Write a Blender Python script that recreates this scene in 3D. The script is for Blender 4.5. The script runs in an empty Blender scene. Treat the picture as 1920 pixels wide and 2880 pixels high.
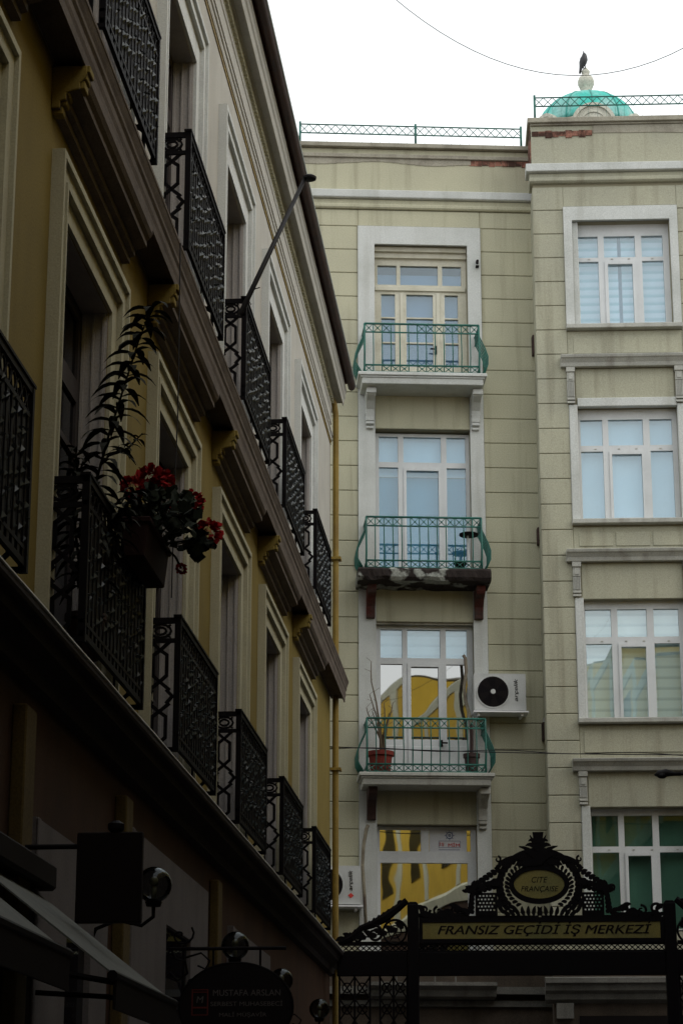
import bpy, bmesh, math, random
from mathutils import Matrix, Vector, noise
R = math.radians
random.seed(7)
sc = bpy.context.scene
col = sc.collection
# ------------------------------------------------------------------ camera, sky, sun, exposure
cam = bpy.data.objects.new("camera", bpy.data.cameras.new("camera"))
col.objects.link(cam)
cam.location = (0, 0, 1.6)
cam.rotation_euler = (R(90 + 16.545), 0, 0)
cam.data.lens = 78.21
cam.data.sensor_width = 36
cam.data.clip_end = 2000
sc.camera = cam
w = bpy.data.worlds.new("World"); sc.world = w; w.use_nodes = True
nt = w.node_tree; nt.nodes.clear()
sky = nt.nodes.new("ShaderNodeTexSky"); sky.sky_type = 'NISHITA'; sky.sun_disc = False
sky.sun_elevation = R(45); sky.sun_rotation = R(120); sky.dust_density = 6; sky.ozone_density = 2
mx = nt.nodes.new("ShaderNodeMix"); mx.data_type = 'RGBA'
mx.inputs[0].default_value = 0.85                       # overcast: a white cloud sheet hides most of the blue
mx.inputs[7].default_value = (12.9, 13.3, 13.3, 1)
bg = nt.nodes.new("ShaderNodeBackground"); bg.inputs[1].default_value = 0.115
wo = nt.nodes.new("ShaderNodeOutputWorld")
nt.links.new(sky.outputs[0], mx.inputs[6]); nt.links.new(mx.outputs[2], bg.inputs[0]); nt.links.new(bg.outputs[0], wo.inputs[0])
sl = bpy.data.lights.new("sun", 'SUN'); sl.energy = 0.5; sl.angle = R(30); sl.color = (1, .96, .9)
so = bpy.data.objects.new("sun", sl); col.objects.link(so)
so.rotation_euler = (R(45), 0, R(60)); so.location = (0, 0, 60)
sc.view_settings.view_transform = 'Standard'; sc.view_settings.look = 'None'
sc.view_settings.exposure = 0.0; sc.view_settings.gamma = 1
sc.cycles.max_bounces = 8; sc.cycles.transparent_max_bounces = 16

# ------------------------------------------------------------------ helpers
class MB:
    def __init__(s): s.v = []; s.f = []
    def add(s, vs, fs):
        n = len(s.v); s.v += [tuple(p) for p in vs]; s.f += [[i + n for i in q] for q in fs]
    def box(s, x0, x1, y0, y1, z0, z1):
        s.add([(x, y, z) for x in (x0, x1) for y in (y0, y1) for z in (z0, z1)],
              [(0, 1, 3, 2), (4, 6, 7, 5), (0, 4, 5, 1), (2, 3, 7, 6), (0, 2, 6, 4), (1, 5, 7, 3)])
        return s
    def prism(s, poly, c0, c1, ax='xz'):
        m = {'xz': lambda a, b, c: (a, c, b), 'yz': lambda a, b, c: (c, a, b), 'xy': lambda a, b, c: (a, b, c)}[ax]
        n = len(poly)
        s.add([m(a, b, c0) for a, b in poly] + [m(a, b, c1) for a, b in poly],
              [list(range(n)), list(range(2 * n - 1, n - 1, -1))] + [(i, (i + 1) % n, n + (i + 1) % n, n + i) for i in range(n)])
        return s
    def plate(s, r, holes, c0, c1, ax='xz'):
        m = {'xz': lambda a, b, c: (a, c, b), 'yz': lambda a, b, c: (c, a, b)}[ax]
        xs = sorted({r[0], r[1]} | {max(r[0], min(r[1], h[i])) for h in holes for i in (0, 1)})
        zs = sorted({r[2], r[3]} | {max(r[2], min(r[3], h[i])) for h in holes for i in (2, 3)})
        sol = {}
        for i in range(len(xs) - 1):
            for j in range(len(zs) - 1):
                cx, cz = (xs[i] + xs[i + 1]) / 2, (zs[j] + zs[j + 1]) / 2
                sol[i, j] = not any(h[0] < cx < h[1] and h[2] < cz < h[3] for h in holes)
        def q(*p): s.add([m(*k) for k in p], [(0, 1, 2, 3)])
        for (i, j), k in sol.items():
            if not k: continue
            a, b, c, d = xs[i], xs[i + 1], zs[j], zs[j + 1]
            q((a, c, c0), (b, c, c0), (b, d, c0), (a, d, c0)); q((a, c, c1), (a, d, c1), (b, d, c1), (b, c, c1))
            if not sol.get((i - 1, j)): q((a, c, c0), (a, d, c0), (a, d, c1), (a, c, c1))
            if not sol.get((i + 1, j)): q((b, c, c0), (b, c, c1), (b, d, c1), (b, d, c0))
            if not sol.get((i, j - 1)): q((a, c, c0), (a, c, c1), (b, c, c1), (b, c, c0))
            if not sol.get((i, j + 1)): q((a, d, c0), (b, d, c0), (b, d, c1), (a, d, c1))
        return s
    def tube(s, path, r, n=6, closed=False):
        path = [Vector(p) for p in path]; N = len(path)
        rs = r if isinstance(r, (list, tuple)) else [r] * N
        up = None; rings = []
        for i, p in enumerate(path):
            a = path[(i - 1) % N] if (closed or i) else p
            b = path[(i + 1) % N] if (closed or i < N - 1) else p
            t = (b - a)
            t = t.normalized() if t.length > 1e-9 else Vector((0, 0, 1))
            if up is None:
                up = Vector((0, 0, 1)) if abs(t.z) < .9 else Vector((1, 0, 0))
            u = (up - t * up.dot(t))
            u = u.normalized() if u.length > 1e-6 else t.orthogonal().normalized()
            up = u; wv = t.cross(u)
            rings.append([p + (u * math.cos(2 * math.pi * (k + .5) / n) + wv * math.sin(2 * math.pi * (k + .5) / n)) * rs[i] for k in range(n)])
        fs = []
        for i in range(N if closed else N - 1):
            for k in range(n):
                fs.append((i * n + k, i * n + (k + 1) % n, ((i + 1) % N) * n + (k + 1) % n, ((i + 1) % N) * n + k))
        if not closed: fs += [list(range(n - 1, -1, -1)), list(range((N - 1) * n, N * n))]
        s.add([p for g in rings for p in g], fs); return s
    def lathe(s, prof, c=(0, 0, 0), n=24, ax='z', lobes=None):
        vs = []; fs = []
        for r, z in prof:
            for k in range(n):
                a = 2 * math.pi * k / n; rr = r * (lobes(a) if lobes else 1)
                p = (rr * math.cos(a), rr * math.sin(a), z)
                if ax == 'y': p = (p[0], z, p[1])
                if ax == 'x': p = (z, p[0], p[1])
                vs.append((c[0] + p[0], c[1] + p[1], c[2] + p[2]))
        for i in range(len(prof) - 1):
            for k in range(n): fs.append((i * n + k, i * n + (k + 1) % n, (i + 1) * n + (k + 1) % n, (i + 1) * n + k))
        fs += [list(range(n - 1, -1, -1)), list(range((len(prof) - 1) * n, len(prof) * n))]
        s.add(vs, fs); return s
    def ball(s, c, r, n=14, sq=(1, 1, 1)):
        prof = [(math.sin(math.pi * (i + .02) / (n * .5)) * r, -math.cos(math.pi * (i + .02) / (n * .5)) * r) for i in range(int(n * .5) + 1)]
        k = len(s.v); s.lathe([(max(abs(a), .0005), b) for a, b in prof], (0, 0, 0), n)
        s.v[k:] = [(c[0] + x * sq[0], c[1] + y * sq[1], c[2] + z * sq[2]) for x, y, z in s.v[k:]]
        return s
    def leaf(s, base, d, side, L, W, droop=.3, seg=4):
        d = Vector(d).normalized(); side = Vector(side); side = (side - d * side.dot(d)).normalized()
        base = Vector(base); vs = []; fs = []
        for i in range(seg + 1):
            t = i / seg; p = base + d * (L * t * (1 - .25 * droop * t)) + Vector((0, 0, -droop * L * t * t))
            ww = W * math.sin(math.pi * min(.97, .12 + .86 * t)) * .5
            vs += [p - side * ww, p + side * ww]
        for i in range(seg): fs.append((2 * i, 2 * i + 1, 2 * i + 3, 2 * i + 2))
        s.add(vs, fs); return s
    def xf(s, M):
        s.v = [tuple(M @ Vector(p)) for p in s.v]; return s
    def build(s, name, mat, parent=None, smooth=False, bevel=0, M=None, normals=True):
        me = bpy.data.meshes.new(name)
        me.from_pydata([tuple(M @ Vector(p)) for p in s.v] if M else s.v, [], s.f)
        if normals:
            b = bmesh.new(); b.from_mesh(me); bmesh.ops.recalc_face_normals(b, faces=b.faces); b.to_mesh(me); b.free()
        if mat: me.materials.append(mat)
        if smooth:
            for p in me.polygons: p.use_smooth = True
        o = bpy.data.objects.new(name, me); col.objects.link(o)
        if parent: o.parent = parent
        if bevel:
            bv = o.modifiers.new("bevel", 'BEVEL'); bv.width = bevel; bv.segments = 1; bv.limit_method = 'ANGLE'; bv.angle_limit = R(50)
        return o

def tag(o, label=None, cat=None, group=None, kind=None):
    for k, x in (('label', label), ('category', cat), ('group', group), ('kind', kind)):
        if x: o[k] = x
    return o
def empty(name, loc, rz=0, label=None, cat=None, group=None):
    o = bpy.data.objects.new(name, None); col.objects.link(o)
    o.location = loc; o.rotation_euler = (0, 0, rz); o.empty_display_size = .2
    return tag(o, label, cat, group)
def dup(o, parent=None, off=None):
    c = o.copy(); col.objects.link(c)
    if parent is not None: c.parent = parent
    if off: c.location = Vector(o.location) + Vector(off)
    for ch in [x for x in o.children]: dup(ch, c)
    return c
def text(body, wid, hei, parent, mat, M, shear=0.0, extrude=.004, name='lettering', offset=0.0, spacing=1.0):
    cu = bpy.data.curves.new(name, 'FONT'); cu.body = body; cu.shear = shear; cu.extrude = extrude; cu.offset = offset
    cu.align_x = 'CENTER'; cu.space_character = spacing
    to = bpy.data.objects.new(name, cu); col.objects.link(to)
    bpy.context.view_layer.update()
    me = bpy.data.meshes.new_from_object(to.evaluated_get(bpy.context.evaluated_depsgraph_get()))
    bpy.data.objects.remove(to); bpy.data.curves.remove(cu)
    xs = [v.co.x for v in me.vertices]; ys = [v.co.y for v in me.vertices]
    x0, x1, y0, y1 = min(xs), max(xs), min(ys), max(ys)
    sx = wid / (x1 - x0); sy = hei / (y1 - y0) if hei else sx
    for v in me.vertices:
        v.co = M @ Vector(((v.co.x - (x0 + x1) / 2) * sx, (v.co.y - (y0 + y1) / 2) * sy, v.co.z))
    me.materials.clear(); me.materials.append(mat); me.name = name
    o = bpy.data.objects.new(name, me); col.objects.link(o); o.parent = parent
    return o
FACE = Matrix(((1, 0, 0, 0), (0, 0, -1, 0), (0, 1, 0, 0), (0, 0, 0, 1)))     # upright lettering that faces -y
def at(x, y, z): return Matrix.Translation((x, y, z)) @ FACE

# ------------------------------------------------------------------ materials
def mat(name, colr, rough=.6, spec=.5, metal=0, coat=0):
    m = bpy.data.materials.new(name); m.use_nodes = True; p = m.node_tree.nodes["Principled BSDF"]
    p.inputs["Base Color"].default_value = (*colr, 1); p.inputs["Roughness"].default_value = rough
    p.inputs["Specular IOR Level"].default_value = spec; p.inputs["Metallic"].default_value = metal
    p.inputs["Coat Weight"].default_value = coat
    return m
def weather(name, a, b, scale=1.2, grain=.16, gscale=60, streak=.35, dirt=(.35, .32, .27), rough=.92, bump=.25, lo=.42, hi=.68, spec=.25):
    """painted plaster / stone: two tones in patches, rain streaks of dirt and a fine grain"""
    m = mat(name, a, rough, spec); t = m.node_tree; N = t.nodes; L = t.links; p = N["Principled BSDF"]
    tc = N.new("ShaderNodeTexCoord")
    def nz(sc_, det=4, mp=None):
        n = N.new("ShaderNodeTexNoise"); n.inputs["Scale"].default_value = sc_; n.inputs["Detail"].default_value = det
        if mp:
            k = N.new("ShaderNodeMapping"); k.inputs["Scale"].default_value = mp
            L.new(tc.outputs["Object"], k.inputs[0]); L.new(k.outputs[0], n.inputs[0])
        else: L.new(tc.outputs["Object"], n.inputs[0])
        return n
    def ramp(src, lo_, hi_, c0=(0, 0, 0, 1), c1=(1, 1, 1, 1)):
        r = N.new("ShaderNodeValToRGB"); r.color_ramp.elements[0].position = lo_; r.color_ramp.elements[1].position = hi_
        r.color_ramp.elements[0].color = c0; r.color_ramp.elements[1].color = c1; L.new(src, r.inputs[0]); return r
    def mix(fac, A, B, mode='MIX'):
        k = N.new("ShaderNodeMix"); k.data_type = 'RGBA'; k.blend_type = mode
        for s_, v in ((0, fac), (6, A), (7, B)):
            if hasattr(v, 'is_linked') or hasattr(v, 'links'): L.new(v, k.inputs[s_])
            else: k.inputs[s_].default_value = v
        return k.outputs[2]
    n1 = nz(scale, 6); r1 = ramp(n1.outputs[0], lo, hi)
    c = mix(r1.outputs[0], (*a, 1), (*b, 1))
    n2 = nz(1.0, 5, (5, 5, .35)); r2 = ramp(n2.outputs[0], .52, .78)
    ms = N.new("ShaderNodeMath"); ms.operation = 'MULTIPLY'; ms.inputs[1].default_value = streak; L.new(r2.outputs[0], ms.inputs[0])
    c = mix(ms.outputs[0], c, (*[x * y for x, y in zip(a, dirt)], 1))
    n3 = nz(gscale, 2); r3 = ramp(n3.outputs[0], .3, .7, (1 - grain,) * 3 + (1,), (1 + grain,) * 3 + (1,))
    c = mix(1.0, c, r3.outputs[0], 'MULTIPLY')
    L.new(c, p.inputs["Base Color"])
    bp = N.new("ShaderNodeBump"); bp.inputs["Strength"].default_value = bump; bp.inputs["Distance"].default_value = .01
    n4 = nz(45, 5); L.new(n4.outputs[0], bp.inputs["Height"]); L.new(bp.outputs[0], p.inputs["Normal"])
    return m
def glass(name, refl=.3, tint=(.75, .85, .9), gcol=(.9, .97, 1), wave=.0012, back=None):
    m = bpy.data.materials.new(name); m.use_nodes = True; t = m.node_tree; N = t.nodes; L = t.links; N.clear()
    o = N.new("ShaderNodeOutputMaterial"); mx_ = N.new("ShaderNodeMixShader"); g = N.new("ShaderNodeBsdfGlossy")
    g.inputs["Roughness"].default_value = .015; g.inputs["Color"].default_value = (*gcol, 1)
    if back is None:
        tr = N.new("ShaderNodeBsdfTransparent"); tr.inputs[0].default_value = (*tint, 1)
    else:
        tr = N.new("ShaderNodeBsdfDiffuse"); tr.inputs[0].default_value = (*back, 1)
    mx_.inputs[0].default_value = refl
    tc = N.new("ShaderNodeTexCoord"); n = N.new("ShaderNodeTexNoise"); n.inputs["Scale"].default_value = 1.3; n.inputs["Detail"].default_value = 1
    b = N.new("ShaderNodeBump"); b.inputs["Strength"].default_value = 1; b.inputs["Distance"].default_value = wave
    L.new(tc.outputs["Object"], n.inputs[0]); L.new(n.outputs[0], b.inputs["Height"]); L.new(b.outputs[0], g.inputs["Normal"])
    L.new(tr.outputs[0], mx_.inputs[1]); L.new(g.outputs[0], mx_.inputs[2]); L.new(mx_.outputs[0], o.inputs[0])
    return m
def banded(name, a, b, period, duty=.35, soft=.15):
    """roller blind with sheer and opaque stripes"""
    m = mat(name, a, .8, .2); t = m.node_tree; N = t.nodes; L = t.links; p = N["Principled BSDF"]
    tc = N.new("ShaderNodeTexCoord"); sp = N.new("ShaderNodeSeparateXYZ"); L.new(tc.outputs["Object"], sp.inputs[0])
    d = N.new("ShaderNodeMath"); d.operation = 'DIVIDE'; d.inputs[1].default_value = period; L.new(sp.outputs[2], d.inputs[0])
    f = N.new("ShaderNodeMath"); f.operation = 'FRACT'; L.new(d.outputs[0], f.inputs[0])
    r = N.new("ShaderNodeValToRGB"); r.color_ramp.elements[0].position = 0; r.color_ramp.elements[0].color = (*b, 1)
    r.color_ramp.elements[1].position = duty * .4; r.color_ramp.elements[1].color = (*b, 1)
    e = r.color_ramp.elements.new(duty * .4 + soft); e.color = (*a, 1); e = r.color_ramp.elements.new(.93); e.color = (*a, 1)
    e = r.color_ramp.elements.new(1.0); e.color = (*b, 1)
    L.new(f.outputs[0], r.inputs[0]); L.new(r.outputs[0], p.inputs["Base Color"])
    return m

M_far = weather("far_stucco", (.45, .435, .315), (.395, .382, .282), .8, .15, 60, .55)
M_bay_dim = weather("bay_stucco_dimmed", (.385, .376, .285), (.335, .33, .258), .8, .15, 60, .55)  # same paint as the left wing, darkened to stand in for weaker light
M_farg = mat("groove_joint", (.24, .22, .15), .95)
M_trim = weather("far_white_trim", (.54, .555, .535), (.46, .475, .45), 1.6, .14, 60, .35, (.5, .47, .4))
M_cap = weather("cement_cap", (.33, .31, .25), (.23, .21, .17), 2, .18, 50, .5)
M_fgr = weather("dark_ground_wall", (.085, .066, .05), (.06, .048, .038), 1.5, .2, 55, .4)  # dark brown for the lowest storey
M_fgl = weather("dark_ground_ledge", (.16, .155, .14), (.10, .098, .088), 2, .2, 55, .6)  # darker grey than the ledges higher up
M_ledge = weather("grey_ledge", (.42, .42, .38), (.34, .34, .31), 2, .16, 60, .5, (.35, .3, .25))
M_brick = weather("bare_brick", (.06, .030, .022), (.27, .125, .09), 3.5, .3, 40, .5, (.15, .12, .1), lo=.46, hi=.56)
M_burnt = weather("rotten_concrete", (.022, .016, .014), (.27, .28, .25), 2.6, .3, 35, .5, (.2, .2, .2), lo=.53, hi=.59, bump=.8)
M_redbr = weather("rusty_bracket", (.075, .020, .015), (.055, .045, .04), 4, .3, 40, .5, (.3, .3, .3))
M_upvc = weather("white_window_frame", (.64, .66, .67), (.57, .59, .60), 2, .08, 70, .2, (.6, .58, .55), .5, .05)
M_wood = weather("cream_wooden_frame", (.60, .58, .48), (.50, .48, .38), 3, .1, 60, .3, (.55, .5, .4), .6, .1)
M_green = weather("green_iron_paint", (.007, .112, .084), (.005, .07, .054), 6, .2, 50, .25, (.3, .3, .3), .45, .1, spec=.5)
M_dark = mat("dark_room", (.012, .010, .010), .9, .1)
M_black = mat("black_iron", (.006, .005, .006), .6, .06)
M_blacks = mat("black_iron_sky_glint", (.018, .028, .034), .33, .45)  # blue-grey base puts the sky glint on the studs into the colour
M_gold = weather("brass_plate", (.20, .165, .035), (.15, .145, .04), 2.5, .2, 60, .4, (.5, .4, .3), .5, .1, spec=.5)
M_letter = mat("black_lettering", (.008, .005, .005), .7, .1)
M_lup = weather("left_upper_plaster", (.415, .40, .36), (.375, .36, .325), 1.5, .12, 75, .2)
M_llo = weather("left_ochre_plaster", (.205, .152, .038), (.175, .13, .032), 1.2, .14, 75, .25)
M_larch = weather("left_white_architrave", (.56, .575, .56), (.50, .51, .50), 2, .1, 80, .25)
M_larcy = weather("left_cream_architrave", (.43, .405, .29), (.37, .35, .255), 2, .1, 80, .25)
M_lcorn = weather("left_brown_cornice", (.12, .095, .078), (.088, .068, .056), 3, .2, 60, .4)
M_dled = weather("black_brown_ledge", (.026, .019, .017), (.018, .014, .013), 3, .2, 60, .3)  # very dark brown over the whole lower ledge
M_lgrd = weather("left_brown_ground_wall", (.055, .026, .013), (.04, .02, .011), 1.5, .2, 60, .3)
M_gpil = weather("ground_pilaster_paint", (.10, .07, .022), (.08, .055, .018), 2, .2, 60, .3)
M_lgrey = weather("grey_shop_panel", (.15, .135, .138), (.125, .114, .114), 2, .12, 60, .2)
M_gut = weather("brown_gutter", (.045, .022, .018), (.03, .018, .016), 4, .2, 50, .2, rough=.6)
M_rim = mat("zinc_rim", (.35, .38, .38), .5)
M_pipe = weather("ochre_downpipe", (.23, .155, .03), (.17, .11, .025), 3, .15, 60, .4, rough=.6)
M_copper = weather("patina_copper", (.05, .44, .37), (.28, .50, .47), 1.6, .15, 18, .3, (.3, .5, .5), .7, .2)
M_dstone = weather("dome_stone", (.55, .54, .46), (.44, .43, .36), 2.5, .2, 25, .4)
M_metal = weather("ac_casing", (.50, .51, .50), (.42, .43, .42), 3, .08, 60, .4, (.6, .55, .5), .5, .05)
M_tray = mat("ac_tray", (.72, .72, .74), .4)
M_terra = weather("terracotta_pot", (.20, .035, .025), (.13, .025, .02), 5, .2, 40, .3)
M_potd = mat("dark_pot", (.035, .014, .012), .7)
M_twig = mat("bare_twig", (.10, .07, .04), .9)
M_leaf = weather("dark_leaf", (.010, .015, .007), (.007, .011, .006), 8, .3, 60, 0)
M_leafd = weather("tall_stem_leaf", (.013, .014, .009), (.009, .010, .007), 8, .3, 60, 0)
M_red = weather("geranium_petal", (.32, .006, .008), (.20, .004, .006), 14, .3, 60, 0)
M_blue = mat("blue_print", (.05, .09, .22), .6)
M_redp = mat("red_print", (.55, .03, .02), .6)
M_paper = weather("poster_paper", (.62, .63, .66), (.58, .59, .62), 3, .05, 60, 0)
M_cable = mat("cable_rubber", (.014, .013, .015), .6, .2)
M_hose = weather("taped_hose", (.30, .27, .20), (.10, .07, .06), 3, .2, 50, .5)
M_yel = weather("yellow_plaster", (.72, .47, .05), (.64, .42, .045), 1.2, .12, 50, .2)
M_ypil = weather("pale_pilaster_plaster", (.66, .66, .50), (.58, .58, .44), 1.5, .1, 50, .25)
M_roof = weather("roof_tile", (.16, .07, .045), (.11, .05, .035), 4, .3, 30, .3)
M_awn = weather("grey_awning_cloth", (.12, .125, .118), (.10, .105, .10), 3, .15, 60, .2)
M_pave = weather("paving_stone", (.12, .11, .10), (.08, .075, .07), 2, .2, 30, .1)
M_grey = mat("sign_grey_letters", (.10, .09, .088), .6, .15)
M_dred = mat("sign_red_print", (.12, .018, .014), .6, .2)
G_sky = glass("pane_blind", .13, (.88, .94, .97))
G_blue = glass("pane_blue", .10, (.86, .93, .97))
G_mix = glass("pane_mixed", .15, (.95, .98, .98), wave=.002)
G_mir = glass("pane_mirror", .42, gcol=(.95, .95, .93), back=(.02, .02, .02), wave=.0022)

G_mir2 = glass("pane_mirror_strong", .85, gcol=(.95, .95, .93), back=(.02, .02, .02), wave=.003)
G_left = glass("pane_left", .25, back=(.012, .010, .012))
G_globe = glass("globe_glass", .1, (.34, .34, .34), wave=0)
_t = G_globe.node_tree; _f = _t.nodes.new("ShaderNodeFresnel"); _f.inputs[0].default_value = 1.3
_t.links.new(_f.outputs[0], [n for n in _t.nodes if n.type == 'MIX_SHADER'][0].inputs[0])
B_zebra = banded("zebra_blind", (.74, .80, .85), (.40, .58, .63), .155, .5, .28)
B_plain = weather("sheer_blind", (.56, .70, .78), (.66, .76, .82), .9, .06, 70, 0, lo=.35, hi=.65)
B_grey = banded("pleated_blind", (.74, .86, .88), (.52, .66, .70), .19, .3, .2)
B_blue = weather("blue_grey_curtain", (.13, .33, .44), (.11, .29, .40), 1, .06, 70, 0)
B_steel = weather("steel_blue_curtain", (.19, .26, .36), (.16, .235, .33), 1, .06, 70, 0)
B_teal = weather("green_sheer_curtain", (.17, .265, .24), (.12, .195, .175), .8, .08, 60, 0)
B_white = mat("curtain_hem", (.70, .76, .78), .8)

# ------------------------------------------------------------------ ground
g = MB().plate((-120, 120, -80, 160), [], 0, .02); g.v = [(x, z, y - .02) for x, y, z in g.v]
tag(g.build("ground", M_pave), kind='structure')

# ================================================================== FAR BUILDING
PF = (3.35, 38.7); b1, b2 = R(3.0), R(-2.5)
far = empty("apartment_building", (PF[0], PF[1], 0), b1, "pale olive stucco apartment block with green iron balconies, closing the alley", "building")
root1 = Matrix.Translation((PF[0], PF[1], 0)) @ Matrix.Rotation(b1, 4, 'Z')
W2 = root1.inverted() @ Matrix.Translation((3.35, 37.85, 0)) @ Matrix.Rotation(b2, 4, 'Z')     # the projecting bay's own frame
CL, CR = -3.05, -.75
courses = [18.65 - .4725 * k for k in range(40) if 18.65 - .4725 * k > 4.9]
def coursed(u0, u1, top, M=None, zs=courses, y=0.0):
    b = MB(); zz = [top] + [z for z in zs if z < top - .1] + [4.85]
    for a, c in zip(zz[:-1], zz[1:]):
        b.box(u0, u1, y, y + .05, c + .008, a)
    return b
wall = MB()
wall.v += []
for o_ in (coursed(-14, CL, 18.99), coursed(CR, .50, 18.99)):
    wall.add(o_.v, o_.f)
for u0, u1, z0, z1 in ((-2.74, -1.0, 14.65, 15.32), (-2.74, -1.0, 11.02, 11.66), (-2.74, -1.0, 7.40, 8.06)):
    wall.box(u0, u1, .0, .028, z0, z1)
wall.box(CL + .001, CR - .001, 0, .028, 18.66, 18.99)
wall.build("wall", M_far, far, bevel=.012)
back = MB()
back.plate((-14, .6, 0, 20.2), [(-2.74, -1.0, 15.46, 18.29), (-2.74, -1.0, 11.8, 14.65), (-2.74, -1.0, 8.16, 11.02), (-2.74, -1.0, 4.9, 7.40)], .03, .5)
bk = back.build("backing_wall", M_farg, far)
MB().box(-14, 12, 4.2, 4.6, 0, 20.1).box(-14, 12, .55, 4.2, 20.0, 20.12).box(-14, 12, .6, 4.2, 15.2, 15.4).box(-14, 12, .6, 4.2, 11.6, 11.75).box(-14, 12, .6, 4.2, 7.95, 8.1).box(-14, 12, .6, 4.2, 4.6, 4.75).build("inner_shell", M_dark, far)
# parapet, white moulding, cap of the left wing
MB().box(-14, .40, .0, .3, 19.40, 20.24).build("parapet", M_far, far)
MB().box(-14, .40, -.10, .28, 20.25, 20.34).box(-14, .39, -.05, .2, 20.05, 20.13).build("parapet_cap", M_cap, far, bevel=.01)
cp = MB()
for i in range(60):                                     # cement band under the cap with a ragged lower edge
    u = -9 + i * .15
    if u > -1.0: break
    cp.box(u, u + .15, -.012, .02, 20.05 - .10 - .07 * noise.noise((u * .9, 3, 0)), 20.05)
cp.build("cement_band", M_cap, far)
br = MB(); rb = random.Random(3)
for i in range(9):
    u = -.93 + i * .125
    br.box(u, u + .118, -.006 - rb.random() * .02, .02, 19.955 - rb.random() * .03, 20.045)
br.build("bare_brick_patch", M_brick, far)
tr = MB().prism([(-.10, 19.215), (-.10, 19.36), (-.04, 19.385), (.05, 19.385), (.05, 19.20), (-.07, 19.20)], -14, .40, 'yz')
tr.build("moulding", M_trim, far, bevel=.008)
tr = MB().prism([(-.055, 19.03), (-.055, 19.085), (-.02, 19.10), (-.02, 19.195), (.05, 19.195), (.05, 19.0), (-.03, 19.0)], -14, .40, 'yz')
tr.build("lower_moulding", M_far, far, bevel=.008)
# window surround bands of the balcony column
sb = MB().plate((CL, CR, 4.9, 18.65), [(-2.74, -1.0, 4.0, 18.29)], -.035, .06)
sb.build("white_surround", M_trim, far, bevel=.012)
MB().box(-2.735, -1.005, .10, .238, 18.20, 18.284).box(-2.735, -1.005, .17, .236, 18.10, 18.198).build("lintel_strip", M_wood, far)

def window(parent, outer, panes, y, mat_f, gm, blind=None, sash=None, M=None, name="window", depth=.07, curtain_y=.16, holes=()):
    """frame = part, panes / blind / sash = sub-parts"""
    f = MB().plate(outer, panes + list(holes) + ([sash[0]] if sash else []), y, y + depth)
    fo = f.build(name, mat_f, parent, bevel=.006, M=M)
    p = MB()
    for q in panes + ([sash[1]] if sash else []):
        p.box(q[0] - .01, q[1] + .01, y + .045, y + .053, q[2] - .01, q[3] + .01)
    p.build("pane", gm, fo, M=M)
    if sash:
        s = MB().plate(sash[0], [sash[1]], y - .02, y + depth + .01); s.build("sash", mat_f, fo, bevel=.006, M=M)
    if blind:
        for bm_, bz0, bz1, bu0, bu1, dy in blind:
            MB().box(bu0, bu1, y + curtain_y + dy, y + curtain_y + dy + .012, bz0, bz1).build("blind", bm_, fo, M=M)
    return fo

# --- window 1 : old wooden balcony door
p1 = [(-2.67, -2.31, 17.58, 17.97), (-2.24, -1.53, 17.58, 17.97), (-1.45, -1.09, 17.58, 17.97)]
for a, b in ((-2.6, -2.34), (-2.13, -1.63), (-1.41, -1.16)):
    p1 += [(a, b, 16.93, 17.39), (a, b, 16.435, 16.905), (a, b, 15.95, 16.41)]
w1 = window(far, (-2.738, -1.002, 15.46, 18.285), p1, .24, M_wood, G_blue, [(B_steel, 15.46, 17.84, -2.72, -1.02, 0)])
MB().box(-2.72, -1.02, .20, .26, 17.45, 17.53).box(-2.25, -2.18, .215, .25, 15.5, 17.42).box(-1.57, -1.50, .215, .25, 15.5, 17.42).build("door_rail", M_wood, w1, bevel=.006)
MB().tube([(-1.59, .22, 16.28), (-1.59, .16, 16.28), (-1.70, .16, 16.28)], .014).box(-1.61, -1.57, .205, .24, 16.2, 16.36).build("door_handle", M_letter, w1)
# --- window 2
p2 = [(-2.66, -2.31, 14.07, 14.56), (-2.21, -1.52, 14.07, 14.56), (-1.42, -1.07, 14.07, 14.56), (-2.66, -2.31, 11.85, 13.97), (-1.42, -1.07, 11.85, 13.97)]
w2 = window(far, (-2.735, -1.0, 11.8, 14.62), p2, .20, M_upvc, G_blue, [(B_plain, 13.86, 14.6, -2.72, -1.02, 0), (B_blue, 11.8, 13.83, -2.72, -1.02, .03), (B_white, 13.83, 13.86, -2.72, -1.02, -.01)],
            ((-2.21, -1.52, 11.8, 13.97), (-2.16, -1.57, 11.88, 13.91)))
# --- window 3 : mirrors the yellow house
p3t = [(-2.65, -2.26, 10.4, 10.92), (-2.17, -1.58, 10.4, 10.92), (-1.48, -1.1, 10.4, 10.92)]
p3 = [(-2.65, -2.26, 8.93, 10.29), (-1.48, -1.1, 8.93, 10.29)]
w3 = window(far, (-2.735, -1.0, 8.16, 11.0), p3, .18, M_upvc, G_mir, None, ((-2.17, -1.57, 8.16, 10.31), (-2.11, -1.62, 8.93, 10.24)), holes=p3t)
for a, b, c, d_ in p3t: MB().box(a - .01, b + .01, .225, .233, c - .01, d_ + .01).build("pane", G_sky, w3)
MB().box(-2.70, -1.05, .30, .31, 10.30, 10.99).build("blind", B_grey, w3)
MB().box(-2.65, -2.26, .165, .182, 8.22, 8.82).box(-2.1, -1.63, .145, .165, 8.22, 8.80).box(-1.48, -1.1, .165, .182, 8.22, 8.82).build("door_panel", M_upvc, w3, bevel=.01)
MB().tube([(-1.59, .17, 8.86), (-1.59, .10, 8.86), (-1.48, .10, 8.86)], .016).box(-1.62, -1.56, .14, .17, 8.80, 8.92).build("door_handle", M_letter, w3)
MB().box(-2.74, -1.0, .05, .16, 10.985, 11.02).build("lintel_shadow_strip", M_cap, far)
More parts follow.
